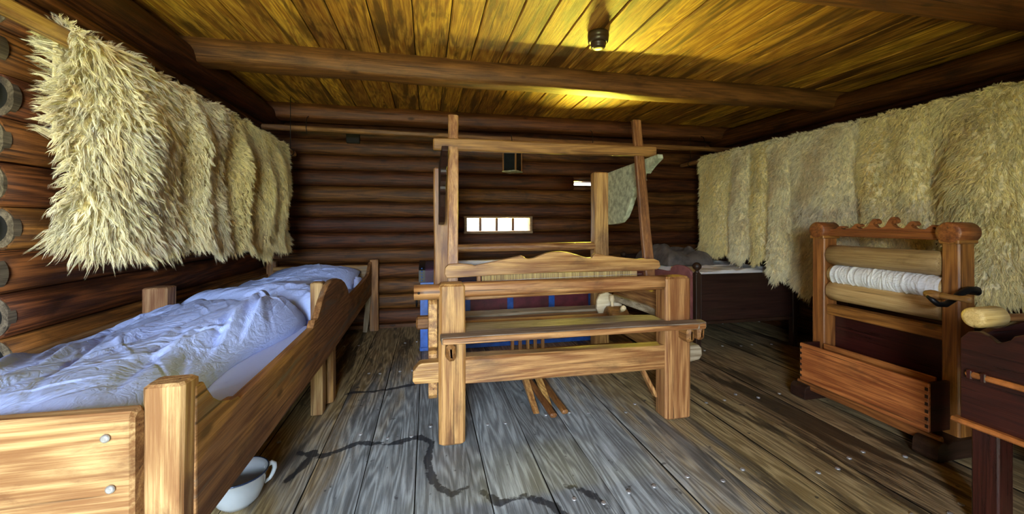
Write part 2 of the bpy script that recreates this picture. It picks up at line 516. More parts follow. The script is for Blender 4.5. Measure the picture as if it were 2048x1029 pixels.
mb = MB()   # front wall behind the camera with the open doorway
for k in range(14):
    z0 = 0.03 + LOGH * k; z1 = z0 + LOGH
    segs = [(XL - .2, -1.1), (0.0, XR + .2)] if z0 < 1.9 else [(XL - .2, XR + .2)]
    for a, b in segs:
        log_seg(mb, 'x', YF, a, b, z0, z1, -1, seed=k + 100)
struct(mb, 'wall_front', logwood('x'))
mb = MB()
for x in (-1.1, 0.0):
    mb.timber((x, YF - 0.08, 0), (x, YF - 0.08, 1.98), 0.07, 0.22, up=(0, 1, 0))
mb.timber((-1.14, YF - 0.08, 1.98), (0.04, YF - 0.08, 1.98), 0.22, 0.08)
struct(mb, 'door_1', honey_dark('z'))

# floor boards: grey where worn by feet, brown by the walls, with dark spill stains
STAIN = [[(-0.66, 2.26), (-0.52, 2.20), (-0.36, 2.30), (-0.20, 2.24), (-0.04, 2.29), (0.02, 2.22), (0.00, 2.02), (0.03, 1.86), (0.10, 1.78), (0.17, 1.80)],
         [(0.24, 1.76), (0.30, 1.68), (0.42, 1.70), (0.52, 1.62), (0.56, 1.52)], [(-0.58, 2.26), (-0.60, 2.12), (-0.64, 2.02)],
         [(0.62, 1.72), (0.70, 1.66), (0.74, 1.56)], [(-0.05, 3.05), (-0.38, 2.96), (-0.55, 2.98)], [(-0.33, 1.7), (-0.30, 1.66)], [(-0.10, 1.66), (-0.06, 1.60)]]


def seg_dist(px, py, a, b):
    ax, ay = a; bx, by = b
    t = np.clip(((px - ax) * (bx - ax) + (py - ay) * (by - ay)) / max(1e-9, (bx - ax) ** 2 + (by - ay) ** 2), 0, 1)
    return np.hypot(px - ax - t * (bx - ax), py - ay - t * (by - ay))


def floor_extra(nt, col, P):
    tc = node(nt, 'ShaderNodeTexCoord')
    a1 = node(nt, 'ShaderNodeAttribute', attribute_name='worn')
    a2 = node(nt, 'ShaderNodeAttribute', attribute_name='stain')
    n = noise_n(nt, tc.outputs['Object'], 9.0, 6, 0.7)
    nl = noise_n(nt, vscale(nt, P, (6.5, 0.8, 1)), 1.3, 5, 0.65, 0.3)
    bw = node(nt, 'ShaderNodeRGBToBW'); nt.links.new(col, bw.inputs[0])
    grey = node(nt, 'ShaderNodeCombineColor')
    for i, k in enumerate((1.22, 1.38, 1.48)):
        nt.links.new(math_n(nt, 'MULTIPLY', bw.outputs[0], k), grey.inputs[i])
    wf = maprange(nt, math_n(nt, 'ADD', a1.outputs['Fac'], math_n(nt, 'MULTIPLY', math_n(nt, 'SUBTRACT', nl, 0.5), 1.3)), 0.25, 0.75)
    c = mix_c(nt, wf, col, grey.outputs[0])
    dk = math_n(nt, 'MULTIPLY', maprange(nt, nl, 0.50, 0.60), math_n(nt, 'SUBTRACT', 1.0, math_n(nt, 'MULTIPLY', a1.outputs['Fac'], 0.8)))
    c = mix_c(nt, math_n(nt, 'MULTIPLY', dk, 0.85), c, (0.022, 0.014, 0.008))
    sf = maprange(nt, math_n(nt, 'ADD', a2.outputs['Fac'], math_n(nt, 'MULTIPLY', math_n(nt, 'SUBTRACT', n, 0.5), 1.6)), 0.52, 0.70)
    c = mix_c(nt, math_n(nt, 'MULTIPLY', sf, 0.86), c, (0.012, 0.016, 0.024))
    sp = noise_n(nt, vscale(nt, tc.outputs['Object'], (1.0, 0.8, 1)), 17.0, 3, 0.5)
    return mix_c(nt, math_n(nt, 'MULTIPLY', maprange(nt, sp, 0.67, 0.73), 0.75), c, (0.02, 0.022, 0.028))


fl_mat = wood('floor_board_pine', (0.52, 0.40, 0.22), (0.16, 0.11, 0.05), 'y', dirt_amt=0.35, ring=0.8, knot=0.7, rough=0.48, var=0.16, bump=0.3, spec=0.45, gs=1.5, extra=floor_extra)
V = []; Q = []; seams = []
x = XL - 0.3; rng = random.Random(3)
while x < XR + 0.25:
    wd = rng.uniform(0.24, 0.34)
    nx, ny = max(2, int(wd / 0.022)), 285
    xs = np.linspace(x + 0.0025, x + wd - 0.0025, nx + 1); ys = np.linspace(YF - 0.2, YB + 0.2, ny + 1)
    gx, gy = np.meshgrid(xs, ys)
    gz = 0.002 * np.sin(gy * 2.1 + x * 9) - 0.002 - 0.004 * (np.abs((gx - x - wd / 2) / (wd / 2)) ** 10)
    b = sum(len(q) for q in V)
    V.append(np.stack([gx, gy, gz], -1).reshape(-1, 3))
    jj, ii = np.meshgrid(np.arange(ny), np.arange(nx), indexing='ij')
    a = b + jj * (nx + 1) + ii
    Q.append(np.stack([a, a + 1, a + nx + 2, a + nx + 1], -1).reshape(-1, 4))
    seams.append(x); x += wd
V = np.concatenate(V); Q = np.concatenate(Q)
me = np_mesh('floor', V, Q, smooth=True)
worn = np.clip(1.25 - np.hypot((V[:, 0] - 0.35) / 1.25, (V[:, 1] - 1.9) / 2.0), 0, 1)
dist = np.full(len(V), 9.0)
for pl in STAIN:
    for a, b in zip(pl, pl[1:]):
        dist = np.minimum(dist, seg_dist(V[:, 0], V[:, 1], a, b))
stain = np.clip(1.0 - dist / 0.045, 0, 1)
for nm, ar in (('worn', worn), ('stain', stain)):
    at = me.attributes.new(nm, 'FLOAT', 'POINT'); at.data.foreach_set('value', ar.astype(np.float32))
fl = link_mesh('floor', me, fl_mat); fl['kind'] = 'structure'
mb = MB()   # wooden dowels and worn nail heads along the joists
for y in (1.2, 1.62, 2.35, 3.3, 4.1):
    for sx in seams:
        for k in (0.07, 0.19):
            xx, yy = sx + k + rng.uniform(-.02, .02), y + rng.uniform(-.06, .06)
            if rng.random() < 0.75:
                mb.lathe((xx, yy, -0.004), (0, 0, 1), [(0.011, 0), (0.011, 0.006), (0.008, 0.008)], n=10)
mb.build('floor_nail', nail_m, fl)
mb = MB(); mb.box(XL - .4, XR + .4, YF - .3, YB + .3, -0.09, -0.03)
struct(mb, 'trim_2', earth_and_gap)

# ceiling boards
mb = MB(); x = XL - 0.3; rng = random.Random(11)
while x < XR + 0.3:
    wd = rng.uniform(0.17, 0.25)
    dz = rng.uniform(0, 0.006)
    mb.timber((x + wd / 2, YF - .2, ZC + 0.015 + dz), (x + wd / 2, YB + .3, ZC + 0.015 + dz), wd - 0.006, 0.03, ch=0.006, wob=0.0008, step=0.5)
    x += wd
struct(mb, 'ceiling', ceilwood('y'))
mb = MB(); mb.box(XL - .4, XR + .4, YF - .3, YB + .4, ZC + 0.04, ZC + 0.1)
struct(mb, 'trim_3', earth_and_gap)


def crossbeam(name, y0, y1, z0, seed):
    mb = MB(); rings = []
    n = 40; yc = (y0 + y1) / 2; hw = (y1 - y0) / 2; h = ZC + 0.01 - z0
    for k in range(n + 1):
        x = XL - .15 + (XR - XL + .3) * k / n
        ring = []
        for i in range(14):
            an = math.pi * i / 13
            ca, sa = math.cos(an), math.sin(an)
            ex = 0.35
            yy = math.copysign(abs(ca) ** ex, ca); zz = abs(sa) ** 0.45
            nn = noise.noise(Vector((x * 1.1, i * 0.18, seed))) * 0.016 + noise.noise(Vector((x * 4, i * 0.4, seed))) * 0.005
            ring.append((x, yc + hw * yy * (1 + nn * 2), ZC + 0.01 - h * zz + nn))
        rings.append(ring)
    mb.sweep(rings, True)
    return struct(mb, name, beamwood('x'))


crossbeam('trim_4', 3.00, 3.20, 2.268, 1.3)
crossbeam('trim_5', 1.42, 1.65, 2.285, 4.6)
crossbeam('trim_6', 4.44, 4.66, 2.27, 8.8)
crossbeam('trim_7', -0.2, 0.05, 2.285, 12.1)
for nm, xx, sd in (('trim_8', XR - 0.10, 3.0), ('trim_9', XL + 0.08, 6.0)):     # wall plates under the ceiling
    mb = MB(); log_rings = []
    for k in range(31):
        y = YF + (YB - YF) * k / 30
        r = 0.10 + 0.012 * noise.noise(Vector((y, sd, 0)))
        log_rings.append([(xx + r * math.cos(2 * math.pi * i / 18), y, ZC - 0.12 + r * math.sin(2 * math.pi * i / 18)) for i in range(18)])
    mb.sweep(log_rings, True)
    struct(mb, nm, logwood('y'))

# window in the back wall
Z0, Z1 = 1.08, 1.262
mb = MB()
mb.timber((WX0 - 0.01, YB + 0.045, Z0 - 0.0), (WX1 + 0.01, YB + 0.045, Z0 - 0.0), 0.20, 0.03, wob=0.002)
mb.timber((WX0 - 0.01, YB + 0.045, Z1), (WX1 + 0.01, YB + 0.045, Z1), 0.20, 0.022, wob=0.002)
mb.timber((WX0 + 0.012, YB + 0.045, Z0), (WX0 + 0.012, YB + 0.045, Z1), 0.03, 0.20, up=(0, 1, 0))
mb.timber((WX1 - 0.012, YB + 0.045, Z0), (WX1 - 0.012, YB + 0.045, Z1), 0.03, 0.20, up=(0, 1, 0))
win = mb.build('window_1', wood('window_frame_pine', (0.42, 0.30, 0.16), (0.2, 0.13, 0.06), 'x', dirt_amt=0.4), loc=(0.84, YB + 0.1, Z0)); win['kind'] = 'structure'
for i in range(1, 4):
    xx = WX0 + (WX1 - WX0) * i / 4
    m = MB(); m.box(xx - 0.015, xx + 0.015, YB + 0.10, YB + 0.14, Z0 + .012, Z1 - .01); m.build('window_bar', darkbed('z'), win)
pm, nt, bs = newmat('window_pane_glass')
tp = node(nt, 'ShaderNodeBsdfTransparent'); gl = node(nt, 'ShaderNodeBsdfGlossy'); gl.inputs['Roughness'].default_value = 0.03
mx = node(nt, 'ShaderNodeMixShader'); mx.inputs[0].default_value = 0.06
nt.links.new(tp.outputs[0], mx.inputs[1]); nt.links.new(gl.outputs[0], mx.inputs[2]); nt.links.new(mx.outputs[0], nt.nodes['Material Output'].inputs[0])
for i in range(4):
    a = WX0 + (WX1 - WX0) * i / 4 + 0.009; b = WX0 + (WX1 - WX0) * (i + 1) / 4 - 0.009
    m = MB(); m.box(a, b, YB + 0.124, YB + 0.128, Z0 + .012, Z1 - .01, ch=0.0005); m.build('window_pane', pm, win)
# thin splinter of frame round the vent slit
mb = MB()
mb.timber((SX0, YB + 0.0, 1.662), (SX1, YB + 0.0, 1.662), 0.03, 0.008, wob=0); mb.timber((SX0, YB + 0.0, 1.718), (SX1, YB + 0.0, 1.718), 0.03, 0.008, wob=0)
o = mb.build('window_2', honey_dark('x')); o['kind'] = 'structure'
# square hole in the top log, its shade put in as a black block
mb = MB(); mb.box(-0.88, -0.74, 4.685, 4.76, 2.08, 2.22, ch=0.006)
struct(mb, 'trim_10', plain('socket_black', (0.010, 0.007, 0.005), 0.9))

# ------------------------------------------------------------------ hanging poles
def pole(label, a, b, r, hang, square=False, mat=None):
    t = thing('hanging_pole', label, 'pole', a, 'poles hung under the ceiling')
    m = MB()
    if square:
        m.timber(a, b, r * 2, r * 2, ch=0.012, wob=0.003)
    else:
        m.cyl(a, b, r, r * 0.92, n=18, wob=0.12, step=0.12, rnd=0.01)
    m.build('shaft', mat or honey('y'), t)
    for f in hang:
        p = Vector(a).lerp(Vector(b), f)
        h = MB()
        loop = [p + Vector((math.sin(q) * 0, 0, 0)) + Vector((math.cos(q) * (r + .006), 0, math.sin(q) * (r + .006))) for q in [2 * math.pi * i / 16 for i in range(17)]]
        h.tube(loop, 0.004, 6)
        h.tube([p + Vector((0, 0, r + .004)), p + Vector((0, 0, (ZC - p.z) * 0.5)), Vector((p.x, p.y, ZC + 0.012))], 0.0035, 6)
        h.build('hanger', iron, t)
    return t


PLX, PLZ = -1.31, 1.885
PRX, PRZ = 3.27, 1.945
pole('thick squared pole carrying the shaggy sheepskins along the left log wall', (PLX, 0.9, PLZ), (PLX, 4.36, PLZ), 0.026, (0.12, 0.97), True)
pole('round pole carrying the row of sheepskins along the right wall', (PRX, 0.6, PRZ), (PRX, 4.66, PRZ), 0.03, (0.2, 0.955), False, honey_dark('y'))
t = thing('hanging_pole', 'long bare pole running along the back wall just under the ceiling beam', 'pole', (-1.6, 4.40, 2.15), 'poles hung under the ceiling')
MB().timber((-1.62, 4.40, 2.155), (3.85, 4.40, 2.12), 0.05, 0.055, ch=0.012, wob=0.004).build('shaft', honey_dark('x'), t)
for x in (-1.2, 1.9, 3.4):
    MB().tube([(x, 4.40, 2.10), (x, 4.37, 2.15), (x, 4.37, 2.2), (x, 4.40, 2.27), (x, 4.46, 2.30)], 0.004, 6).build('hanger', iron, t)


# ------------------------------------------------------------------ sheepskins
def sheepskin(label, sgn, px, pz, yc, W, zb, zback, wmat, seed, lock=0.06, spacing=0.020, strands=8, clump=0.75, flare=0.0,
              folds=(), amp=0.012, wav=0.05, curl=0.005, blade=0.0019, corner=0.06, out=0.0, lat=0.4, tilt=0.0, belly=0.05):
    rg = np.random.default_rng(seed)
    pr = 0.036
    Lf = pz - zb; La = math.pi * pr; Lb = pz - zback
    T = Lb + La + Lf
    ph = rg.uniform(0, 6.28, 8)

    def surf(s, t):
        """s 0..1 across, t 0..1 from the back hem over the pole to the front hem."""
        e = 2 * s - 1
        hem = wav * (np.sin(s * 9 + ph[0]) * 0.5 + np.sin(s * 19 + ph[1]) * 0.3) - corner * np.abs(e) ** 4 + tilt * e
        l = t * (T + hem)
        z = np.where(l < Lb, pz - (Lb - l), np.where(l < Lb + La, pz + pr * np.sin((l - Lb) / pr), pz - (l - Lb - La)))
        xo = np.where(l < Lb, -pr, np.where(l < Lb + La, -pr * np.cos((l - Lb) / pr), pr))
        dn = np.clip((l - Lb - La) / max(Lf, .1), 0, 1.2)
        fl = np.zeros_like(s)
        for (fc, fw, fa) in folds:
            fl = fl + fa * np.exp(-((s - fc - 0.05 * np.sin(dn * 3 + ph[2])) / fw) ** 2)
        fl = fl + amp * (np.sin(s * 7.5 + ph[3] + dn * 1.4) * 0.5 + np.sin(s * 15 + ph[4] - dn * 2) * 0.3)
        fl = fl + belly * (1 - np.abs(e) ** 3.5) - 0.02
        x = xo + np.where(l > Lb + La * 0.6, (fl + out * dn) * np.clip(dn * 2.5 + 0.25, 0, 1) + 0.012 * np.sin(dn * 8 + ph[5] + s * 3), 0)
        wob = 0.018 * np.sin(dn * 7 + ph[6]) + 0.012 * np.sin(dn * 15 + ph[7])
        y = yc + (s - 0.5) * W * (1 + flare * dn) + wob * e * 0.8
        z = z + 0.015 * np.sin(s * 11 + ph[5]) * np.where(l > Lb, 0.5, 0)
        return np.stack([px + sgn * x, y, z], -1)

    root = thing('sheepskin', label, 'sheepskin', (px, yc, pz), 'sheepskins hung over the poles')
    ns, ntt = max(8, int(W / 0.04)), int(T / 0.03)
    ss, tt = np.meshgrid(np.linspace(0, 1, ns + 1), np.linspace(0, 1, ntt + 1))
    v = surf(ss, tt).reshape(-1, 3)
    jj, ii = np.meshgrid(np.arange(ntt), np.arange(ns), indexing='ij')
    a = (jj * (ns + 1) + ii).ravel()
    q = np.stack([a, a + 1, a + ns + 2, a + ns + 1], -1)
    if sgn < 0: q = q[:, ::-1]
    ho = link_mesh('hide', np_mesh('hide', v, q, smooth=True), hide_m, root)
    md = ho.modifiers.new('thick', 'SOLIDIFY'); md.thickness = 0.006; md.offset = 1 if True else -1
    # locks of wool: several curved blades gathered to one tip
    nl = int(W * T / spacing ** 2)
    s = rg.uniform(0, 1, nl); u = rg.uniform(0, 1, nl)
    t = np.where(rg.uniform(0, 1, nl) < 0.12, u * (Lb / T), (max(0, Lb - 0.06) + u * (T - Lb + 0.06)) / T)
    # a denser fringe along the hem and the two sides
    ne = int(nl * 0.14)
    s[:ne] = np.where(rg.uniform(0, 1, ne) < 0.5, rg.uniform(0, .03, ne), rg.uniform(.97, 1, ne))
    t[ne:2 * ne] = rg.uniform(0.975, 1.0, ne)
    ep = 0.004
    P0 = surf(s, t)
    ds = surf(np.clip(s + ep, 0, 1), t) - surf(np.clip(s - ep, 0, 1), t)
    dt = surf(s, np.clip(t + ep, 0, 1)) - surf(s, np.clip(t - ep, 0, 1))
    nrm = np.cross(dt, ds); nrm /= np.linalg.norm(nrm, axis=1, keepdims=True) + 1e-9
    mid = surf(np.full(1, 0.5), np.full(1, 0.95))[0]
    chk = np.sum(nrm * np.array([sgn, 0, 0.0]), 1)
    front = t > (Lb + La) / T
    if np.mean(chk[front]) < 0: nrm = -nrm
    dwn = dt / (np.linalg.norm(dt, axis=1, keepdims=True) + 1e-9)
    latv = ds / (np.linalg.norm(ds, axis=1, keepdims=True) + 1e-9)
    e = 2 * s - 1
    cell = lambda k: np.stack([np.sin(P0[:, 1] * k + ph[0]) * np.cos(P0[:, 2] * k * 1.1 + ph[1]), np.sin(P0[:, 2] * k * .9 + ph[2] + P0[:, 1] * 5), np.cos(P0[:, 1] * k * 1.2 + ph[3])], -1)
    low = (t > 0.9)[:, None] * 0.25
    D = nrm * 0.50 + dwn * (0.60 + low) + latv * (np.sign(e) * np.abs(e) ** 5 * lat)[:, None] + cell(13) * 0.20 + rg.normal(0, 0.17, (nl, 3))
    D /= np.linalg.norm(D, axis=1, keepdims=True)
    Ln = lock * rg.uniform(0.65, 1.2, nl) * np.where(np.abs(e) > .9, 1.1, 1.0)
    Ln[ne:2 * ne] *= rg.uniform(0.9, 1.6, ne)
    K = strands; U = np.array([0, 0.3, 0.6, 0.85, 1.0])
    base = np.repeat(P0, K, 0); DD = np.repeat(D, K, 0); LL = np.repeat(Ln, K) * rg.uniform(0.8, 1.1, nl * K)
    cu = np.repeat(rg.uniform(0, 6.28, nl), K) + rg.normal(0, .35, nl * K); ck = np.repeat(rg.uniform(5, 9, nl), K)
    of = rg.normal(0, spacing * 0.42, (nl * K, 3))
    a1 = np.cross(DD, np.array([0.3, 0.5, 0.81])); a1 /= np.linalg.norm(a1, axis=1, keepdims=True) + 1e-9
    a2 = np.cross(DD, a1)
    ra = rg.uniform(0, 3.14, nl * K)
    wv = a1 * np.cos(ra)[:, None] + a2 * np.sin(ra)[:, None]
    rows = []
    for k, uu in enumerate(U):
        c = base + of * (1 - clump * uu ** 0.8) + DD * (LL * uu)[:, None]
        c = c + np.array([0, 0, -1.0]) * (0.32 * LL * uu ** 2)[:, None]
        c = c + (a1 * np.cos(cu + ck * uu)[:, None] + a2 * np.sin(cu + ck * uu)[:, None]) * (curl * uu)
        wd = blade * (1 - uu * 0.92) * (0.7 if k == 0 else 1.0)
        rows.append(c - wv * wd); rows.append(c + wv * wd)
    N = nl * K
    vs = np.stack(rows, 1)                                    # N x 10 x 3
    vs = np.concatenate([vs[:, :8], ((vs[:, 8] + vs[:, 9]) / 2)[:, None]], 1)
    b = (np.arange(N) * 9)[:, None]
    qs = np.concatenate([b + np.array([[2 * k, 2 * k + 1, 2 * k + 3, 2 * k + 2]]) for k in range(3)], 0)
    ts = b + np.array([[6, 7, 8]])
    wme = np_mesh('wool', vs.reshape(-1, 3), qs, ts)
    at = wme.attributes.new('lock_tone', 'FLOAT', 'POINT'); at.data.foreach_set('value', np.repeat(np.repeat(rg.uniform(0, 1, nl), K), 9).astype(np.float32))
    link_mesh('wool', wme, wmat, root)
    return root


wA = wool('cream_wool', (0.92, 0.85, 0.62), (0.86, 0.64, 0.28), (0.62, 0.60, 0.52), 0.65)
wB = wool('greyish_wool', (0.92, 0.84, 0.58), (0.70, 0.52, 0.26), (0.80, 0.77, 0.62), 0.7)
wC = wool('straw_wool', (0.92, 0.80, 0.42), (0.80, 0.60, 0.20), (0.70, 0.65, 0.42), 0.6)
# left wall, from the near end of the pole to the far end
sheepskin('largest shaggy cream sheepskin nearest on the left pole, long pointed locks', 1, PLX, PLZ, 2.06, 0.58, 1.11, 1.50, wA, 1, lock=0.066, spacing=0.015, strands=10,
          clump=0.86, flare=0.14, folds=((0.35, 0.25, 0.025),), curl=0.007, blade=0.0020, lat=0.9, tilt=-0.02, belly=0.06)
sheepskin('cream sheepskin with a brownish grey middle beside the largest left skin', 1, PLX, PLZ, 2.60, 0.50, 1.06, 1.45, wB, 2, lock=0.044, spacing=0.0145, strands=8,
          folds=((0.3, 0.16, 0.035),), flare=0.05, belly=0.06)
sheepskin('short narrow curly sheepskin third along the left pole', 1, PLX, PLZ, 3.03, 0.38, 1.04, 1.45, wC, 3, lock=0.042, spacing=0.0145, strands=8, folds=((0.6, 0.2, 0.02),), belly=0.06)
sheepskin('smooth long haired straw coloured sheepskin at far end of the left pole', 1, PLX, PLZ, 3.64, 0.84, 0.98, 1.45, wC, 4, lock=0.045, spacing=0.015, strands=8,
          folds=((0.25, 0.1, 0.03), (0.6, 0.1, 0.035)), corner=0.12)
# right wall, from the far corner towards the camera
RS = [('farthest sheepskin on the right pole, hanging in the dark back corner', 3.98, 0.52, 0.84, wC, ((0.25, .16, .03), (0.75, .1, .02)), 0.047, .075),
      ('narrow sheepskin fold second from the back corner on the right pole', 3.585, 0.26, 0.82, wB, ((0.5, .25, .02),), 0.045, .08),
      ('narrow curly sheepskin third from the back corner, above the dark bed', 3.345, 0.22, 0.83, wC, ((0.5, .3, .01),), 0.045, .06),
      ('narrow pale folded sheepskin fourth from the back corner, beside the wide flat one', 3.11, 0.23, 0.70, wB, ((0.55, .3, .03),), 0.047, .06),
      ('wide flat long haired sheepskin hanging lowest, left of the winding frame', 2.71, 0.56, 0.64, wB, ((0.3, .3, .02),), 0.050, .08),
      ('double folded curly sheepskin right behind the wavy crest of the frame', 2.195, 0.48, 0.86, wC, ((0.25, .13, .055), (0.74, .15, .055)), 0.042, .045),
      ('bulky yellowish sheepskin above the right post of the winding frame', 1.73, 0.44, 0.72, wC, ((0.45, .3, .06),), 0.054, .08),
      ('shaggy cream sheepskin nearest on the right pole, at the photo edge', 1.20, 0.60, 0.82, wA, ((0.5, .3, .03),), 0.061, .08)]
for i, (lb, yc, W, zb, wm, fo, lk, be) in enumerate(RS):
    sheepskin(lb, -1, PRX, PRZ, yc, W, zb, 1.45, wm, 20 + i, lock=lk, spacing=0.0145, strands=10, lat=0.15, clump=0.9, curl=0.007, blade=0.0019, folds=fo, flare=-0.1 if i == 6 else 0.0, belly=be)


# ------------------------------------------------------------------ the loom
LX0, LX1 = 0.057, 1.575
loom = thing('loom', 'large old pine hand loom with built-in bench in the middle of the floor', 'loom', (0.8, 2.7, 0))
for x0, x1 in ((0.060, 0.200), (1.405, 1.575)):
    m = MB(); m.cur = 0
    m.timber(((x0 + x1) / 2, 2.21, 0), ((x0 + x1) / 2, 2.21, 0.868), x1 - x0, 0.12, up=(0, 1, 0), ch=0.013, wob=0.0025, step=0.08)
    m.build('front_post', honey('z'), loom)
for x0, x1, s in ((0.050, 0.195, 1), (1.41, 1.545, -1)):
    m = MB()
    m.timber(((x0 + x1) / 2, 3.255, 0), ((x0 + x1) / 2, 3.255, 1.635), x1 - x0, 0.10, up=(0, 1, 0), ch=0.010, wob=0.003, step=0.1)
    m.build('rear_post', honey('z'), loom)
# carved arms reaching forward from the tops of the rear posts
arm = [(3.22, 1.63), (2.45, 1.665), (2.44, 1.635), (2.52, 1.60)]
def hook(yc, zc, r, a0, a1, n=8): return [(yc + r * math.cos(R(a0 + (a1 - a0) * i / n)), zc + r * math.sin(R(a0 + (a1 - a0) * i / n))) for i in range(n + 1)]
arm += [(2.58, 1.565)] + hook(2.625, 1.535, 0.032, 150, -60) + [(2.665, 1.50), (2.70, 1.475)] + hook(2.745, 1.435, 0.036, 150, -60)
arm += [(2.80, 1.39), (2.85, 1.31), (2.91, 1.24), (2.98, 1.20), (3.08, 1.185), (3.22, 1.18)]
for x0, x1 in ((0.085, 0.125), (1.535, 1.575)):
    o = MB().prism(arm, 'x', x0, x1).build('carved_arm', crackle if x0 > 1 else darkbed('y'), loom, bevel=0.003)
    if x0 > 1: o['label'] = 'pale green-lit carved arm'
MB().timber((0.035, 2.60, 1.702), (1.61, 2.60, 1.706), 0.05, 0.075, ch=0.007, wob=0.004).build('top_bar', honey_dark('x'), loom)
# the hanging batten: two swords, a curved handrail and the reed
for xa, xb in ((0.165, 0.152), (1.475, 1.500)):
    m = MB()
    m.timber((xa, 2.62 if xa < 1 else 2.63, 1.90 if xa < 1 else 1.94), (xb, 2.475, 0.76), 0.066, 0.035, up=(0, 1, 0.05), ch=0.006, wob=0.003)
    m.build('batten_sword', honey_dark('z') if xa > 1 else honey('z'), loom)
rail = []
top = [(0.105, .925), (0.125, .945), (0.20, .948), (0.265, .940), (0.285, .932), (0.30, .937), (0.56, .986), (0.575, .992), (0.592, .985), (0.605, .972), (0.63, .969), (0.66, .975),
       (0.70, .990), (0.745, 1.005), (0.79, 1.012), (0.84, 1.013), (0.89, 1.006), (0.94, .992), (0.985, .978), (1.02, .970), (1.05, .968), (1.058, .985), (1.075, .998), (1.12, .988), (1.25, .968), (1.38, .952), (1.42, .955), (1.50, .952), (1.535, .938)]
bot = [(1.545, .90), (1.52, .882), (1.42, .874), (1.2, .876), (0.8, .880), (0.4, .872), (0.24, .866), (0.115, .862), (0.10, .885)]
MB().prism(top + bot, 'y', 2.425, 2.465).build('batten_rail', honey('x'), loom, bevel=0.006)
m = MB(); rg_ = random.Random(5)
for i in range(150):
    xx = 0.335 + i * 0.0068
    m.box(xx - 0.0026, xx + 0.0026, 2.462, 2.474, 0.79, 0.872, ch=0.0006)
m.build('reed', wood('reed_straw', (0.66, 0.48, 0.20), (0.40, 0.26, 0.09), 'z', ring=0.2, knot=0, dirt_amt=0.2, var=0.3), loom)
m = MB(); m.box(0.30, 0.325, 2.45, 2.48, 0.77, 0.872); m.build('reed_end', honey('z'), loom)
m = MB(); m.box(1.10, 1.40, 2.476, 2.49, 0.79, 0.872); m.build('reed_back_board', rollerwood('z'), loom)
MB().timber((0.12, 2.455, 0.765), (1.53, 2.455, 0.765), 0.05, 0.05, wob=0.002).build('batten_sole', honey_dark('x'), loom)
MB().cyl((0.25, 2.42, 0.838), (1.40, 2.42, 0.855), 0.0012, n=6).build('warp_thread', linen_white, loom)
# breast beam with its projecting end
m = MB()
rings = []
for k in range(23):
    x = -0.07 + 1.49 * k / 22; ring = []
    inn = x > 0.19
    for i in range(16):
        an = 2 * math.pi * (i + .5) / 16
        ca, sa = math.cos(an), math.sin(an)
        ex = 0.62 if inn else 0.95
        r = 0.041
        ring.append((x, 2.205 + r * math.copysign(abs(ca) ** ex, ca) * 1.1, 0.822 + (0.008 if inn else 0) + r * math.copysign(abs(sa) ** ex, sa) + noise.noise(Vector((x * 3, i * .3, 1))) * 0.004))
    rings.append(ring)
m.sweep(rings, True); m.build('breast_beam', honey('x'), loom)
m = MB(); m.cyl((-0.045, 2.155, 0.825), (-0.045, 2.17, 0.825), 0.007, n=12); m.build('peg_hole', plain('peg_hole_black', (0.008, 0.005, 0.003), 0.9), loom)
m = MB(); m.timber((0.19, 2.30, 0.765), (1.42, 2.30, 0.785), 0.04, 0.025, wob=0.002); m.build('breast_rail', honey('x'), loom)
# bench board with worn edge, notched round the posts
bt = [(0.07, 2.052), (0.30, 2.062), (0.62, 2.058), (1.0, 2.07), (1.35, 2.058), (1.555, 2.045), (1.62, 2.07), (1.63, 2.13), (1.60, 2.14), (1.403, 2.142), (1.402, 2.30), (1.2, 2.335), (0.62, 2.325), (0.203, 2.345), (0.203, 2.142), (0.065, 2.142)]
m = MB(); m.prism(bt, 'z', 0.573, 0.610); bo = m.build('bench_board', greyed('x'), loom, bevel=0.007)
m = MB(); m.timber((0.075, 2.050, 0.591), (1.60, 2.050, 0.591), 0.012, 0.032, ch=0.004, wob=0.002); m.build('bench_edge', honey('x'), bo)
for x, z in ((0.118, 0.525), (1.515, 0.535)):
    m = MB(); m.timber((x, 2.06, z), (x, 2.32, z), 0.055, 0.085, ch=0.016, wob=0.004, step=0.06); m.build('bench_bearer', honey_dark('y'), loom)
m = MB(); m.timber((1.60, 2.08, 0.535), (1.60, 2.3, 0.535), 0.05, 0.085, ch=0.016, wob=0.004); m.build('bench_bearer', honey_dark('y'), loom)
m = MB(); m.timber((0.19, 2.215, 0.388), (1.42, 2.215, 0.378), 0.10, 0.150, ch=0.012, wob=0.004, step=0.08); m.build('front_rail', honey('x'), loom)
ten_l = [(-0.078, .352), (-0.065, .335), (0.07, .334), (0.07, .445), (-0.03, .444), (-0.045, .438), (-0.066, .415), (-0.076, .405)]
m = MB(); m.prism(ten_l, 'y', 2.18, 2.25); m.build('rail_tenon', honey('x'), loom, bevel=0.006)
ten_r = [(1.56, .33), (1.655, .345), (1.675, .37), (1.672, .415), (1.655, .435), (1.56, .435)]
m = MB(); m.prism(ten_r, 'y', 2.18, 2.25); m.build('rail_tenon', greyed('x'), loom, bevel=0.006)
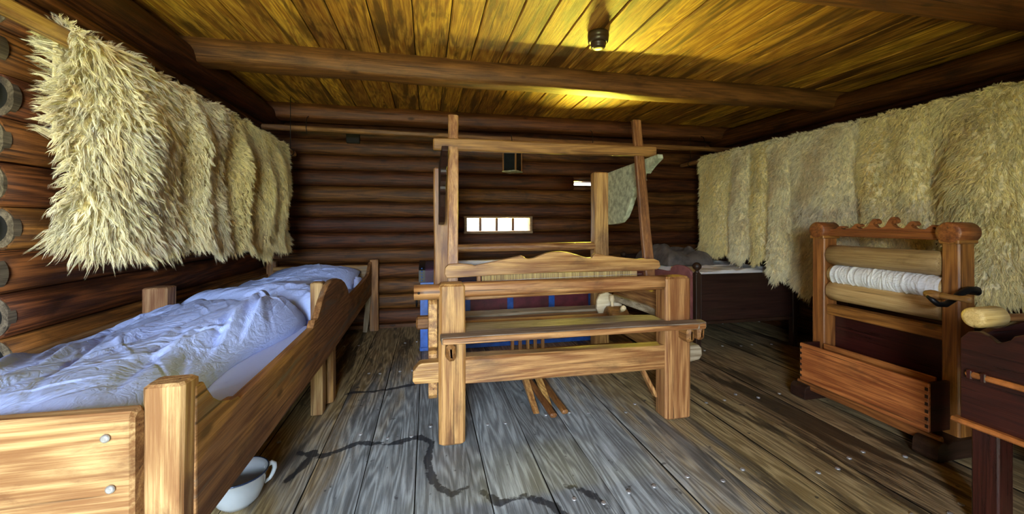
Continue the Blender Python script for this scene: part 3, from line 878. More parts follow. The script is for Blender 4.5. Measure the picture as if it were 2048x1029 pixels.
# profiled side planks between front and rear posts
up = [(2.27, .50), (2.27, .74), (2.28, .755), (2.31, .785), (2.36, .79), (2.6, .70), (3.2, .70), (3.2, .56), (2.62, .56), (2.44, .50), (2.33, .47)]
lo = [(2.27, .23), (2.27, .46), (2.29, .475), (2.5, .48), (3.2, .44), (3.2, .28), (2.6, .27), (2.40, .21), (2.30, .20)]
for x0, x1, s in ((0.005, 0.055, 1), (1.58, 1.622, -1)):
    MB().prism(up, 'x', x0, x1).build('side_plank', honey('y'), loom, bevel=0.005)
    MB().prism(lo, 'x', x0, x1).build('side_plank', honey('y'), loom, bevel=0.005)
m = MB(); m.timber((-0.085, 3.12, 0.435), (1.62, 3.12, 0.435), 0.07, 0.095, ch=0.014, wob=0.003); m.build('rear_rail', honey_dark('x'), loom)
m = MB(); m.timber((0.195, 3.09, 0.487), (1.42, 3.09, 0.487), 0.15, 0.02, wob=0.002); m.build('rear_shelf', greyed('x'), loom)
m = MB(); m.cyl((0.195, 3.30, 0.985), (1.46, 3.24, 0.995), 0.034, n=20, wob=0.06, rnd=0.008); m.build('back_beam', honey('x'), loom)
m = MB(); m.cyl((0.195, 2.88, 0.445), (1.36, 2.88, 0.445), 0.045, 0.048, n=20, wob=0.05); cb = m.build('cloth_beam', honey('x'), loom)
# beam head: star of pegs and pale ratchet disc
m = MB(); m.cyl((1.37, 2.88, 0.445), (1.53, 2.88, 0.445), 0.10, 0.092, n=14, wob=0.15, step=0.05, rnd=0.012); m.build('beam_head', honey_dark('x'), loom)
for i, an in enumerate((100, 35, 165, 225)):
    d = Vector((0, -math.cos(R(an)), math.sin(R(an)))); c = Vector((1.42 + 0.028 * i, 2.88, 0.470))
    m = MB(); m.lathe(c + d * 0.055, d, [(0.012, 0), (0.012, .05), (0.019, .058), (0.021, .075), (0.019, .095), (0.012, .102)], n=14)
    m.build('beam_peg', bone, loom)
m = MB(); m.prism([(1.33, .50), (1.35, .46), (1.40, .43), (1.52, .42), (1.56, .46), (1.55, .54), (1.50, .60), (1.42, .635), (1.36, .62), (1.335, .57)], 'y', 2.985, 3.012); m.build('ratchet_plate', wood('bare_birch', (0.74, 0.66, 0.50), (0.46, 0.36, 0.22), 'x', ring=.3, dirt_amt=.3, knot=.2), loom, bevel=0.006)
m = MB(); m.cyl((1.28, 3.05, 0.665), (1.40, 3.05, 0.665), 0.042, n=18, rnd=0.006); m.build('warp_beam_end', rollerwood('x'), loom)
m = MB(); m.timber((1.45, 2.95, 0.60), (1.60, 2.55, 0.56), 0.04, 0.05, wob=0.003); m.build('pawl', greyed('y'), loom)
# treadles and lamms
for xa, xb, ya in ((0.70, 0.755, 2.315), (0.80, 0.84, 2.345)):
    m = MB(); m.timber((xb, ya, 0.018), (xa - 0.02, 3.15, 0.10), 0.042, 0.03, ch=0.008, wob=0.003); m.build('treadle', honey_dark('y'), loom)
    m = MB(); m.prism([(ya + 0.09, 0.0), (ya + 0.13, 0.0), (ya + 0.5, .12), (ya + 0.42, .14)], 'x', xa - 0.05, xa - 0.012); m.build('treadle_guide', honey('y'), loom)
for i in range(5):
    m = MB(); m.box(0.57 + i * 0.055, 0.595 + i * 0.055, 2.72, 2.735, 0.27, 0.43, ch=0.003); m.build('lamm_slat', honey_dark('z'), loom)
MB().timber((0.10, 2.73, 0.285), (1.5, 2.73, 0.285), 0.03, 0.04).build('lamm_bar', honey_dark('x'), loom)
m = MB(); m.timber((1.41, 2.27, 0.10), (1.28, 2.31, 0.36), 0.02, 0.055, up=(0, 1, 0), wob=0.002); m.build('brace', honey('z'), loom)


# ------------------------------------------------------------------ the long bed by the left wall
bed = thing('plank_bed', 'long rough plank bed with blue bedding along the left log wall', 'bed', (-1.1, 2.9, 0))
BX = -0.60
def post(x, y, w, d, z, m_=None, name='post', z0=0.0):
    q = MB(); q.timber((x, y, z0), (x, y, z), w, d, up=(0, 1, 0), ch=0.007, wob=0.003, step=0.09); return q.build(name, m_ or bedwood('z'), bed)
post(-0.645, 1.185, 0.09, 0.07, 0.795, bedpale('z'))
post(-1.60, 1.185, 0.09, 0.07, 0.79)
post(-0.672, 2.70, 0.07, 0.085, 0.825, bedpale('z'))
post(-1.565, 2.76, 0.13, 0.10, 0.815, bedpale('z'))
post(-0.575, 4.62, 0.085, 0.06, 0.79, bedwood('z'))
post(-1.60, 4.62, 0.09, 0.06, 0.79)
q = MB(); q.timber((-0.66, 2.86, 0.0), (-0.66, 2.86, 0.50), 0.10, 0.09, up=(0, 1, 0), ch=0.01, wob=0.003); q.build('leg', bedwood('z'), bed)
q = MB(); q.timber((-1.55, 2.86, 0.0), (-1.55, 2.86, 0.50), 0.10, 0.09, up=(0, 1, 0), ch=0.01, wob=0.003); q.build('leg', bedwood('z'), bed)
q = MB(); q.timber((-0.665, 4.585, 0.0), (-0.625, 4.585, 0.42), 0.05, 0.05, up=(0, 1, 0), wob=0.003); q.build('leg', greyed('z'), bed)
side = [(1.20, .375), (2.75, .365), (4.60, .405), (4.60, .755), (4.585, .765), (4.50, .735), (4.42, .68), (4.36, .655), (4.28, .645), (3.9, .628), (3.40, .612), (3.33, .615), (3.30, .64), (3.24, .70), (3.14, .755),
        (3.02, .795), (2.88, .822), (2.74, .828), (2.66, .815), (2.58, .785), (2.50, .74), (2.44, .695), (2.40, .665), (2.37, .66), (2.345, .668), (2.32, .655), (2.30, .635), (1.9, .628), (1.46, .625), (1.44, .640), (1.40, .645), (1.375, .655),
        (1.33, .672), (1.29, .70), (1.26, .735), (1.24, .765), (1.20, .77)]
q = MB(); q.prism(side, 'x', -0.632, -0.597); sb = q.build('side_board', bedwood('y'), bed, bevel=0.006)
q = MB(); q.prism([(1.20, .38), (4.6, .38), (4.6, .66), (1.2, .66)], 'x', -1.655, -1.625); q.build('side_board', bedwood('y'), bed, bevel=0.004)
q = MB(); q.timber((-1.655, 1.130, 0.565), (-0.682, 1.130, 0.565), 0.045, 0.37, ch=0.008, wob=0.003, step=0.1); q.build('end_board', bedpale('x'), bed)
q = MB(); q.timber((-1.58, 4.60, 0.56), (-0.63, 4.60, 0.56), 0.03, 0.34, wob=0.002); q.build('end_board', bedwood('x'), bed)
q = MB(); q.box(-1.62, -0.635, 1.17, 4.58, 0.375, 0.40); q.build('bed_base', bedwood('y'), bed)
for xx, zz in ((-0.735, .695), (-0.725, .575), (-1.20, .53), (-1.30, .69)):
    q = MB(); q.lathe((xx, 1.106, zz), (0, -1, 0), [(0.010, 0), (0.010, .003), (0.006, .006)], n=12); q.build('nail', nail_m, bed)


def fold_cloth(name, label, cat, mat, x0, x1, y0, y1, zf, nx=90, ny=130, thick=0.0, seed=0, edge=None, group=None, skirt=0.0):
    """A piece of bedding: height field zf(X,Y,u,v) over a soft-edged rectangle, closed underneath."""
    u, v = np.meshgrid(np.linspace(0, 1, nx), np.linspace(0, 1, ny))
    X = x0 + (x1 - x0) * u; Y = y0 + (y1 - y0) * v
    if edge: X, Y = edge(X, Y, u, v)
    top, botz = zf(X, Y, u, v)
    vt = np.stack([X, Y, top], -1).reshape(-1, 3); vb = np.stack([X, Y, botz], -1).reshape(-1, 3)
    jj, ii = np.meshgrid(np.arange(ny - 1), np.arange(nx - 1), indexing='ij')
    a = (jj * nx + ii).ravel()
    qt = np.stack([a, a + 1, a + nx + 1, a + nx], -1); n = nx * ny
    qb = qt[:, ::-1] + n
    rim = np.concatenate([np.arange(nx), np.arange(1, ny) * nx + nx - 1, (ny - 1) * nx + np.arange(nx - 2, -1, -1), np.arange(ny - 2, 0, -1) * nx])
    r2 = np.roll(rim, -1)
    qr = np.stack([rim, rim + n, r2 + n, r2], -1)
    me = np_mesh(name, np.concatenate([vt, vb]), np.concatenate([qt, qb, qr]), smooth=True)
    o = link_mesh(name, me, mat, loc=((x0 + x1) / 2, (y0 + y1) / 2, float(botz.min())))
    return prop(o, label, cat, group)


def ridged(X, Y, seed, n=26, wmin=.008, wmax=.03, amp=.010, ang=0.0, spread=0.5, length=.45):
    """Creases: soft ridges scattered along a main direction."""
    rg = np.random.default_rng(seed); H = np.zeros_like(X)
    for _ in range(n):
        cx, cy = rg.uniform(X.min(), X.max()), rg.uniform(Y.min(), Y.max())
        th = ang + rg.normal(0, spread); L = length * rg.uniform(.4, 1.2); wd = rg.uniform(wmin, wmax)
        dx, dy = X - cx, Y - cy
        a = dx * math.cos(th) + dy * math.sin(th); b = -dx * math.sin(th) + dy * math.cos(th)
        b = b + 0.10 * np.sin(a / L * 2 + rg.uniform(0, 6)) * L * 0.4
        H += rg.choice([1, 1, -0.8]) * amp * rg.uniform(.4, 1) * np.exp(-(b / wd) ** 2) * np.exp(-(a / L) ** 2)
    return H


def rnd(t, k=0.12):
    return np.clip(1 - np.clip(1 - t / k, 0, 1) ** 2.2, 0, 1) ** 0.55


def mattress_z(X, Y, u, v):
    e = np.minimum(np.minimum(u, 1 - u) * 8, np.minimum(v, 1 - v) * 16)
    top = 0.402 + 0.158 * rnd(e, 0.6) + 0.5 * ridged(X, Y, 5, 30, .01, .03, .006, 1.2)
    return top, np.full_like(X, 0.402)


fold_cloth('mattress', 'pale blue sheeted mattress in the near half of the long plank bed', 'mattress', linen_pale, -1.60, -0.638, 1.21, 2.72, mattress_z)
fold_cloth('mattress', 'pale sheeted mattress in the far half of the long plank bed', 'mattress', linen_pale, -1.60, -0.638, 2.80, 4.57, mattress_z)


def duvet1_edge(X, Y, u, v):
    xr = -0.86 + 0.10 * v + 0.03 * np.sin(v * 9)
    X2 = -1.605 + (xr + 1.605) * u
    Y2 = Y + 0.05 * np.sin(u * 5) * v - 0.05 * (1 - v) * np.sin(u * 3)
    return X2, Y2


def duvet1_z(X, Y, u, v):
    e = np.minimum(np.minimum(u * 7, (1 - u) * 5), np.minimum(v * 8, (1 - v) * 8))
    puff = rnd(e, 0.9)
    crown = 0.115 + 0.045 * np.sin(np.clip(u, 0, 1) * math.pi) + 0.02 * np.sin(v * 7 + 1) + 0.05 * np.exp(-((u - .75) / .2) ** 2) * np.exp(-((v - .75) / .3) ** 2) - 0.05 * np.exp(-((u - (.35 + .3 * v)) / .07) ** 2) * (1 - v * .5)
    cr = ridged(X, Y, 11, 46, .012, .032, .030, 1.75, 0.22, .50) + ridged(X, Y, 12, 60, .006, .014, .008, 1.75, 0.35, .22) + ridged(X, Y, 13, 40, .006, .016, .008, 0.7, 0.4, .14) * (X > -1.15)
    return 0.563 + puff * np.maximum(0.02, crown + cr), np.full_like(X, 0.562)


fold_cloth('duvet', 'crumpled pale blue duvet on the near half of the plank bed', 'duvet', linen_blue, -1.605, -0.80, 1.19, 2.78, duvet1_z, 190, 300, edge=duvet1_edge, group='duvets on the plank bed')


def duvet2_z(X, Y, u, v):
    e = np.minimum(np.minimum(u * 7, (1 - u) * 6), np.minimum(v * 6, (1 - v) * 6))
    crown = 0.10 + 0.03 * np.sin(u * 3) + 0.04 * np.exp(-((v - .2) / .2) ** 2) + 0.02 * np.sin(v * 9)
    cr = ridged(X, Y, 21, 40, .012, .03, .018, 0.5, 0.5, .35) + ridged(X, Y, 22, 50, .006, .016, .008, 1.3, 0.6, .15)
    return 0.563 + rnd(e, 0.9) * np.maximum(0.02, crown + cr), np.full_like(X, 0.562)


fold_cloth('duvet', 'second pale blue duvet bunched behind the middle post of the plank bed', 'duvet', linen_blue, -1.59, -0.70, 2.84, 3.95, duvet2_z, 150, 170, group='duvets on the plank bed',
           edge=lambda X, Y, u, v: (X - 0.05 * (v - .3) * u, Y + 0.05 * np.sin(u * 4)))


def pillow_z(zb, h, seed, n=40):
    def f(X, Y, u, v):
        b = (np.clip(4 * u * (1 - u), 0, 1) ** 0.42) * (np.clip(4 * v * (1 - v), 0, 1) ** 0.42)
        tilt = 0.10 * v if seed == 31 else 0.0
        return zb + tilt + h * (0.06 + b) + b * ridged(X, Y, seed, n, .008, .02, .009, 0.3, 0.7, .2), zb + tilt + h * 0.05 * (1 - b)
    return f


fold_cloth('pillow', 'large plump pale blue pillow at the far head of the plank bed', 'pillow', linen_blue, -1.52, -0.70, 3.98, 4.50, pillow_z(0.565, 0.13, 31), 110, 80)
fold_cloth('pillow', 'small pale pillow corner peeping from under the large blue pillow', 'pillow', linen_pale, -0.74, -0.645, 4.10, 4.44, pillow_z(0.561, 0.07, 33), 40, 60)
fold_cloth('folded_cloth', 'folded white cloth lying on the second duvet beside the large pillow', 'cloth', linen_pale, -1.22, -0.93, 3.42, 3.62,
           lambda X, Y, u, v: (0.680 + 0.035 * rnd(np.minimum(np.minimum(u, 1 - u), np.minimum(v, 1 - v)) * 6, .6), np.full_like(X, 0.672)), 40, 30)

# enamel chamber pot half under the bed
pot = thing('chamber_pot', 'white enamel chamber pot standing half under the near end of the plank bed', 'pot', (-0.79, 1.91, 0))
pc = (-0.79, 1.91, 0.0)
MB().lathe(pc, (0, 0, 1), [(.86 * r_, .90 * h_) for r_, h_ in [(0.001, .012), (0.055, .012), (0.066, .0), (0.076, .003), (0.098, .03), (0.112, .07), (0.116, .105), (0.114, .128), (0.122, .138), (0.128, .142), (0.129, .146), (0.124, .146), (0.113, .136), (0.110, .105), (0.106, .07), (0.092, .034), (0.060, .020), (0.001, .018)]], n=48, cap=False).build('bowl', enamel, pot)
MB().lathe(pc, (0, 0, 1), [(.86 * r_, .90 * h_) for r_, h_ in [(0.1265, .1405), (0.1305, .142), (0.1315, .145), (0.1295, .148), (0.125, .1475), (0.1235, .1445)]], n=48, cap=False).build('rim', plain('dark_blue_rim', (0.02, 0.04, 0.10), 0.2), pot)
ha = R(28); hd = Vector((math.cos(ha), math.sin(ha), 0))
hp = [Vector(pc) + hd * r * .86 + Vector((0, 0, z * .9)) for r, z in ((0.112, .122), (0.126, .134), (0.142, .138), (0.154, .128), (0.156, .108), (0.148, .085), (0.134, .064), (0.110, .052))]
MB().tube(hp, .010, 12, radii=[.010, .010, .010, .010, .0095, .009, .008, .007]).build('handle', enamel, pot)

# ------------------------------------------------------------------ maroon trunk by the back wall
tr = thing('trunk', 'maroon painted trunk with blue bands standing behind the loom', 'trunk', (0.8, 4.1, 0))
MB().box(-0.06, 1.68, 3.80, 4.45, 0.02, 0.63, ch=0.006).build('body', maroon, tr)
lid = MB()
arc = [(3.785, .64), (3.785, .75)] + [(4.125 - 0.34 * math.cos(math.pi * i / 12), .75 + .05 * math.sin(math.pi * i / 12)) for i in range(1, 12)] + [(4.465, .75), (4.465, .64)]
lid.prism(arc, 'x', -0.07, 1.69).build('lid', maroon_dark, tr, bevel=0.004)
MB().prism([(y - (0.004 if y < 4.1 else -.004), z + .004) for y, z in arc], 'x', -0.078, -0.02).build('lid_strap', iron, tr)
for i in range(5):
    m = MB(); m.lathe((-0.05, 3.780, .66 + i * .028), (0, -1, 0), [(0.007, 0), (0.006, .003), (0.002, .005)], n=8); m.build('rivet', bluepaint, tr)
for x in (-0.03, 0.37, 0.79, 1.21, 1.63):
    w_ = 0.03 if x > 0 else 0.035
    MB().box(x - w_, x + w_, 3.790, 3.802, 0.03, 0.63, ch=0.002).build('band', bluepaint, tr)
MB().box(-0.065, 1.685, 3.786, 3.80, 0.60, 0.64, ch=0.003).build('lid_batten', bluepaint, tr)
rp = [(-0.10, 3.90 + .055 * math.cos(a), .46 + .06 * math.sin(a)) for a in [2 * math.pi * i / 20 for i in range(21)]]
MB().tube(rp, .008, 8).build('ring_handle', iron, tr)
MB().box(-0.10, -0.055, 3.88, 3.92, .50, .53).build('handle_plate', bluepaint, tr)
MB().box(-0.07, 1.69, 3.79, 4.46, 0.0, 0.04).build('plinth', bluepaint, tr)

# ------------------------------------------------------------------ dark bed in the right back corner
db = thing('dark_bed', 'dark stained bed with pink-lit maroon side in the right back corner', 'bed', (3.0, 3.9, 0))
DX0, DX1, DY0, DY1 = 2.40, 3.58, 3.20, 4.62
MB().timber((DX0 + .05, DY0 + .02, .505), (DX1 - .05, DY0 + .02, .505), 0.03, 0.43, ch=.004, wob=.001).build('foot_board', darkbed('x'), db)
MB().timber((DX0 + .03, DY0 + .02, .275), (DX1 - .03, DY0 + .02, .275), 0.045, 0.03, ch=.006, wob=.001).build('foot_moulding', darkbed('x'), db)
sd = [(3.24, .30), (4.6, .30), (4.6, .70), (3.66, .70), (3.62, .71)] + [(3.44 + .16 * math.cos(R(a)), .71 + .075 * math.sin(R(a))) for a in range(0, 181, 12)] + [(3.27, .70), (3.24, .69)]
o = MB().prism(sd, 'x', DX0, DX0 + .028).build('side_board', plain('pink_lit_maroon', (0.27, 0.10, 0.10), .5, 0, .25, 9, .15), db, bevel=.003); o['label'] = 'pink-lit maroon side board'  # light falling on the maroon board is put into its pinker colour
MB().prism([(3.24, .30), (4.6, .30), (4.6, .72), (3.24, .72)], 'x', DX1 - .03, DX1).build('side_board', darkbed('y'), db)
MB().timber((DX0 + .05, DY1, .55), (DX1 - .05, DY1, .55), 0.03, 0.5, wob=.001).build('head_board', darkbed('x'), db)
for x, y in ((DX0 + .02, DY0 + .02), (DX1 - .1, DY0 + .02), (DX0 + .02, DY1), (DX1 - .03, DY1)):
    MB().box(x - .026, x + .026, y - .026, y + .026, 0, .735, ch=.004).build('post', darkbed('z'), db)
    MB().lathe((x, y, .735), (0, 0, 1), [(0.022, 0), (.024, .006), (.014, .016), (.018, .026), (.036, .045), (.040, .062), (.034, .082), (.018, .094), (.004, .098)], n=20).build('finial', darkbed('z'), db)
MB().box(DX0 + .03, DX1 - .03, DY0 + .04, DY1 - .02, .31, .34).build('bed_base', darkbed('y'), db)
fold_cloth('mattress', 'white sheeted mattress in the dark corner bed', 'mattress', linen_white, DX0 + .035, DX1 - .035, DY0 + .045, DY1 - .03,
           lambda X, Y, u, v: (0.345 + .385 * rnd(np.minimum(np.minimum(u, 1 - u) * 9, np.minimum(v, 1 - v) * 9), .5) + 1.2 * ridged(X, Y, 41, 60, .012, .04, .012, .4, .8, .25), np.full_like(X, .343)), 110, 130)
fold_cloth('blanket', 'grey brown woollen blanket heaped on the dark corner bed', 'blanket', plain('grey_blanket', (0.10, 0.085, 0.075), 0.9, 0, .4, 9, .8), DX0 + .08, DX1 - .55, 3.75, 4.45,
           lambda X, Y, u, v: (0.745 + rnd(np.minimum(np.minimum(u, 1 - u) * 4, np.minimum(v, 1 - v) * 4), .9) * (.13 + .03 * np.sin(u * 8) + ridged(X, Y, 43, 40, .02, .05, .025, .6, .8, .25)), np.full_like(X, .738)), 70, 60)

# ------------------------------------------------------------------ cloth winding frame by the right wall
wf = thing('winding_frame', 'carved brown winding frame with three rollers by the right wall', 'frame', (2.72, 1.95, 0))
FX = 2.715
PY = ((1.515, 1.588), (2.222, 2.312))
for y0, y1 in PY:
    yc = (y0 + y1) / 2
    MB().timber((FX, yc, .08), (FX, yc, 1.10), 0.11, y1 - y0, up=(0, 1, 0), ch=.007, wob=.001).build('post', reelwood('z'), wf)
    cp = MB(); cp.cyl((FX - .075, yc, 1.145), (FX + .075, yc, 1.145), 0.056, n=28, rnd=.008); cp.box(FX - .07, FX + .07, y0 - .006, y1 + .006, 1.088, 1.11, ch=.004); cp.build('post_cap', reelwood('x'), wf)
    ft = [(2.49, 0), (2.98, 0), (2.98, .055), (2.95, .08), (2.86, .095), (2.58, .095), (2.56, .085)] + [(2.525 + .038 * math.cos(R(a)), .055 + .038 * math.sin(R(a))) for a in range(50, 200, 15)] + [(2.487, .03), (2.482, .015)]
    MB().prism(ft, 'y', yc - .055, yc + .055).build('foot', darkbed('x'), wf, bevel=.004)
def wave_crest():
    y0, y1 = PY[0][1], PY[1][0]; n = 6; top = []
    pts = []
    hs = [.03, .045, .075, .085, .06, .04]
    ys = np.linspace(y1 - .02, y0 + .02, n + 1)
    for i in range(n):
        a, b = ys[i], ys[i + 1]; h = hs[i]; s = abs(b - a)
        pk = (a + b) / 2
        sgn = 1
        pts += [(a, .010 + .4 * (hs[i - 1] if i else 0) * .3), (a - .25 * s, .35 * h), (a - .45 * s, .8 * h), (a - .58 * s, h), (a - .72 * s, h * 1.02), (a - .84 * s, h * .85), (a - .86 * s, h * .66), (a - .76 * s, h * .56), (a - .70 * s, h * .66), (a - .74 * s, h * .74),
                (a - .66 * s, h * .76), (a - .60 * s, h * .60), (a - .70 * s, h * .38), (a - .88 * s, .25 * h)]
    return [(y, 1.145 + z) for y, z in pts]
cr = wave_crest()
MB().prism([(PY[1][0], 1.105), (PY[1][0], 1.15)] + cr + [(PY[0][1], 1.15), (PY[0][1], 1.105)], 'x', FX - .018, FX + .018).build('crest', reelwood('y'), wf)
MB().timber((FX, PY[0][1], 1.125), (FX, PY[1][0], 1.125), .055, .035, ch=.006, wob=.001).build('top_rail', reelwood('y'), wf)
for z, r, mt, nm in ((.978, .067, wood('roller_grey_birch', (0.50, 0.34, 0.15), (0.24, 0.14, 0.05), 'y', dirt=(0.10, .06, .025), dirt_amt=.5, ring=.3, knot=.3, rough=.5), 'roller'), (.848, .056, rollerwood('y'), 'roller'), (.735, .066, rollerwood('y'), 'roller')):
    m = MB(); m.cyl((FX, PY[0][1] + .006, z), (FX, PY[1][0] - .004, z), r, n=36, wob=.015, rnd=.012)
    ro = m.build(nm, mt, wf)
    MB().cyl((FX, PY[0][0] + (.02 if z > .8 else -.03), z), (FX, PY[0][1] + .01, z), .018, n=16).build('axle', iron, ro)
    if abs(z - .848) < .001:
        # linen wound round the middle roller: wrinkled sleeve
        u, v = np.meshgrid(np.linspace(0, 2 * math.pi, 121), np.linspace(0, 1, 220))
        rgc = np.random.default_rng(9); Rr = np.full_like(u, .0605)
        for _ in range(90):
            c, k, ph_, wd = rgc.uniform(0, 1), rgc.normal(0, .035), rgc.uniform(0, 6.28), rgc.uniform(.004, .011)
            Rr += .0040 * rgc.uniform(.4, 1) * np.exp(-((v - c - k * np.sin(u + ph_)) / wd) ** 2) * (0.5 + .5 * np.cos(u - ph_ * 2))
        Rr *= np.clip(1.02 - .03 * np.cos(v * 6), .9, 1.1)
        P = np.stack([FX + Rr * np.cos(u), PY[0][1] + .01 + v * (PY[1][0] - PY[0][1] - .05), z + Rr * np.sin(u)], -1)
        jj, ii = np.meshgrid(np.arange(219), np.arange(120), indexing='ij'); a = (jj * 121 + ii).ravel()
        o = link_mesh('cloth_wrap', np_mesh('cloth_wrap', P.reshape(-1, 3), np.stack([a, a + 1, a + 122, a + 121], -1), smooth=True), linen_white, ro)
        o['label'] = 'wrinkled white linen wound on the roller'
MB().timber((FX - .01, PY[0][1], .605), (FX - .01, PY[1][0], .605), .06, .07, ch=.006, wob=.001).build('middle_rail', reelwood('y'), wf)
MB().timber((FX, PY[0][1], .13), (FX, PY[1][0], .13), .09, .06, ch=.006, wob=.001).build('stretcher', reelwood('y'), wf)
MB().timber((2.545, PY[0][0], .085), (2.545, PY[1][1], .085), .03, .05, ch=.006, wob=.001).build('stretcher', reelwood('y'), wf)
MB().prism([(1.59, .12), (2.22, .12), (2.22, .57), (1.59, .57)], 'x', FX + .035, FX + .052).build('back_panel', darkred('y'), wf)
# crank on the lowest roller
ck = MB(); ck.tube([(FX, 1.53, .850), (FX, 1.475, .850), (FX - .02, 1.470, .858), (FX - .07, 1.470, .862), (FX - .13, 1.470, .845), (FX - .18, 1.470, .815), (FX - .225, 1.470, .795), (FX - .265, 1.475, .797), (FX - .285, 1.485, .818), (FX - .285, 1.50, .832), (FX - .27, 1.515, .836)],
                   .012, 10, radii=[.02, .02, .02, .017, .015, .014, .014, .013, .012, .010, .009])
cko = ck.build('crank', iron, wf)
MB().lathe((FX - .27, 1.345, .842), (0, 1, 0), [(.004, 0), (.014, .004), (.016, .02), (.0125, .05), (.013, .085), (.018, .11), (.0125, .115), (.018, .12), (.022, .14), (.022, .16), (.016, .178), (.004, .184)], n=20).build('crank_handle', honey_dark('y'), cko)

# the box that stands in the frame
bx = thing('dovetailed_box', 'open red brown dovetailed box standing in the foot of the winding frame', 'box', (2.72, 1.92, .112))
b0, b1, c0, c1, z0, z1 = 2.50, 2.655, 1.592, 2.218, .125, .375
fb = MB().box(b0, b0 + .018, 1.545, 2.262, z0, z1, ch=.003).build('front_panel', boxwood('y'), bx)
for i in range(6):
    for ye in (1.546, 2.247):
        MB().box(b0 - .0008, b0 + .002, ye, ye + .014, z0 + .02 + i * .038, z0 + .038 + i * .038, ch=.0004).build('dovetail', darkbed('z'), fb)
for y in (1.545, 2.244):
    MB().prism([(b0 + .018, z0), (2.648, z0), (2.648, z1), (b0 + .018, z1)], 'y', y, y + .018).build('end_panel', darkred('x'), bx)  # ends far darker than the front: their shade is put into the colour
MB().box(2.636, 2.652, 1.60, 2.21, z0, z1, ch=.003).build('back_panel', boxwood('y'), bx)
MB().box(b0 + .018, 2.636, 1.563, 2.244, z0, z0 + .014, ch=.002).build('bottom_panel', darkbed('y'), bx)

# ------------------------------------------------------------------ dark red cot at the right edge
ct = thing('cot', 'dark red stained panelled cot on tall legs at right edge of the photo', 'cot', (2.45, .7, 0))
CX0, CX1, CY0, CY1 = 2.095, 2.75, .15, 1.19
def cot_side(x):
    pr = [(CY1, .41), (CY1, .735), (1.165, .768), (1.135, .775), (1.11, .765), (1.085, .745), (1.07, .752), (1.05, .765)]
    pr += [(.67 + .38 * math.cos(math.pi * (i / 14)), .765 + .075 * math.sin(math.pi * i / 14)) for i in range(1, 14)]
    pr += [(.29, .765), (.27, .745), (.23, .775), (.18, .765), (CY0, .735), (CY0, .41)]
    return MB().prism(pr, 'x', x, x + .026).build('side_panel', darkred('y'), ct, bevel=.004)
s1 = cot_side(CX0); cot_side(CX1 - .026)
edge = plain('lit_orange_edge', (0.30, 0.10, 0.025), .4, 0, .4, 20)  # the light on moulding and lip edges is put into this orange
MB().timber((CX0 - .008, CY0, .603), (CX0 - .008, CY1 - .02, .603), .02, .022, ch=.006, wob=.001).build('moulding', edge, s1)
for y in (CY1 - .035, CY1 - .075):
    MB().box(CX0 - .020, CX0 - .002, y - .008, y + .008, .585, .622, ch=.003).build('moulding_block', darkred('z'), s1)
MB().timber((CX0 - .006, CY0 - .02, .408), (CX0 - .006, CY1 + .02, .408), .045, .02, ch=.006, wob=.001).build('bottom_lip', edge, s1)
for y in (CY0, CY1 - .026):
    MB().prism([(CX0 + .026, .41), (CX1 - .026, .41), (CX1 - .026, .735), (2.6, .77), (2.42, .79), (2.25, .77), (CX0 + .026, .735)], 'y', y, y + .026).build('end_panel', darkred('x'), ct, bevel=.003)
MB().box(CX0 + .03, CX1 - .03, CY0 + .03, CY1 - .03, .415, .435).build('cot_base', darkred('y'), ct)
for x in (CX0 + .06, CX1 - .06):
    for y in (CY0 + .06, CY1 - .06):
        MB().box(x - .04, x + .04, y - .04, y + .04, 0, .41, ch=.006).build('leg', darkred('z'), ct)
mk = thing('wooden_mallet', 'round ended wooden mallet resting across the corner of the dark red cot', 'mallet', (2.16, 1.15, .775))
MB().cyl((2.125, 1.172, .818), (2.27, 1.172, .818), .040, .042, n=22, wob=.06, step=.05, rnd=.012).build('head', rollerwood('x'), mk)
MB().cyl((2.14, 1.18, .815), (2.55, 1.175, .80), .016, n=12, rnd=.004).build('handle', honey_dark('x'), mk)

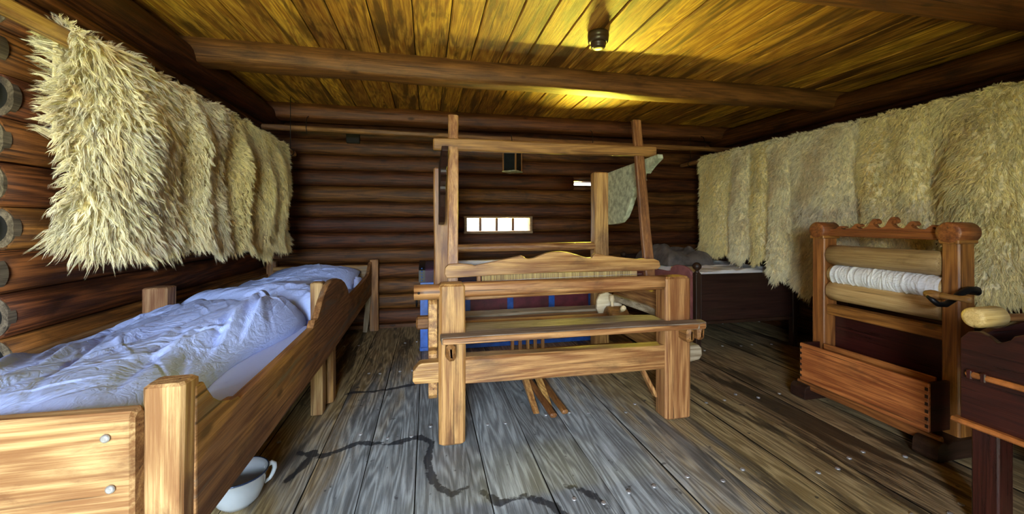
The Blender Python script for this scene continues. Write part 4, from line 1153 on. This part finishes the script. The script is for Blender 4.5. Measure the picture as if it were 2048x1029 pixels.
# ------------------------------------------------------------------ lantern and smoke alarm
ln = thing('lantern', 'small dark four sided lantern hanging above the window', 'lantern', (0.91, 4.30, 1.76))
lx, ly, lz0, lz1, hw = .925, 4.33, 1.755, 2.02, .075
M45 = Matrix.Translation((lx, ly, 0)) @ Matrix.Rotation(R(52), 4, 'Z')
def lrot(m):
    m.v = [tuple(M45 @ Vector(p)) for p in m.v]; return m
lrot(MB().box(-hw - .012, hw + .012, -hw - .012, hw + .012, lz0, lz0 + .014, ch=.003)).build('base', crackle, ln)
lrot(MB().box(-hw - .006, hw + .006, -hw - .006, hw + .006, lz1 - .014, lz1, ch=.003)).build('top_plate', darkbed('x'), ln)
for a in (-1, 1):
    for b in (-1, 1):
        lrot(MB().box(a * hw - .008, a * hw + .008, b * hw - .008, b * hw + .008, lz0 + .014, lz1 - .014, ch=.002)).build('corner_post', honey_dark('z'), ln)
for a, b in ((1, 0), (-1, 0), (0, 1), (0, -1)):
    if a: m = MB().box(a * hw - .002, a * hw + .002, -hw + .008, hw - .008, lz0 + .014, lz1 - .014, ch=.0005)
    else: m = MB().box(-hw + .008, hw - .008, b * hw - .002, b * hw + .002, lz0 + .014, lz1 - .014, ch=.0005)
    lrot(m).build('glass', lantern_glass, ln)
lrot(MB().lathe((0, 0, lz1), (0, 0, 1), [(.06, 0), (.03, .035), (.012, .045), (.008, .05)], n=16)).build('cap', iron, ln)
MB().tube([(lx, ly, lz1 + .045), (lx, ly + .01, 2.10), (lx, ly + .05, 2.16), (lx, 4.40, 2.19), (lx, 4.435, 2.15)], .004, 8).build('hook', iron, ln)

sa = thing('smoke_alarm', 'brown round smoke alarm on the ceiling boards', 'smoke alarm', (1.08, 2.40, ZC))
MB().lathe((1.08, 2.40, ZC + .004), (0, 0, -1), [(.066, 0), (.068, .012), (.068, .030), (.064, .034), (.066, .038), (.064, .058), (.052, .064)], n=40).build('base', bakelite, sa)
MB().lathe((1.08, 2.40, ZC - .060), (0, 0, -1), [(.050, 0), (.050, .010), (.044, .018), (.046, .024), (.040, .034), (.022, .038), (.002, .039)], n=40).build('sensor_cap', bakelite, sa)
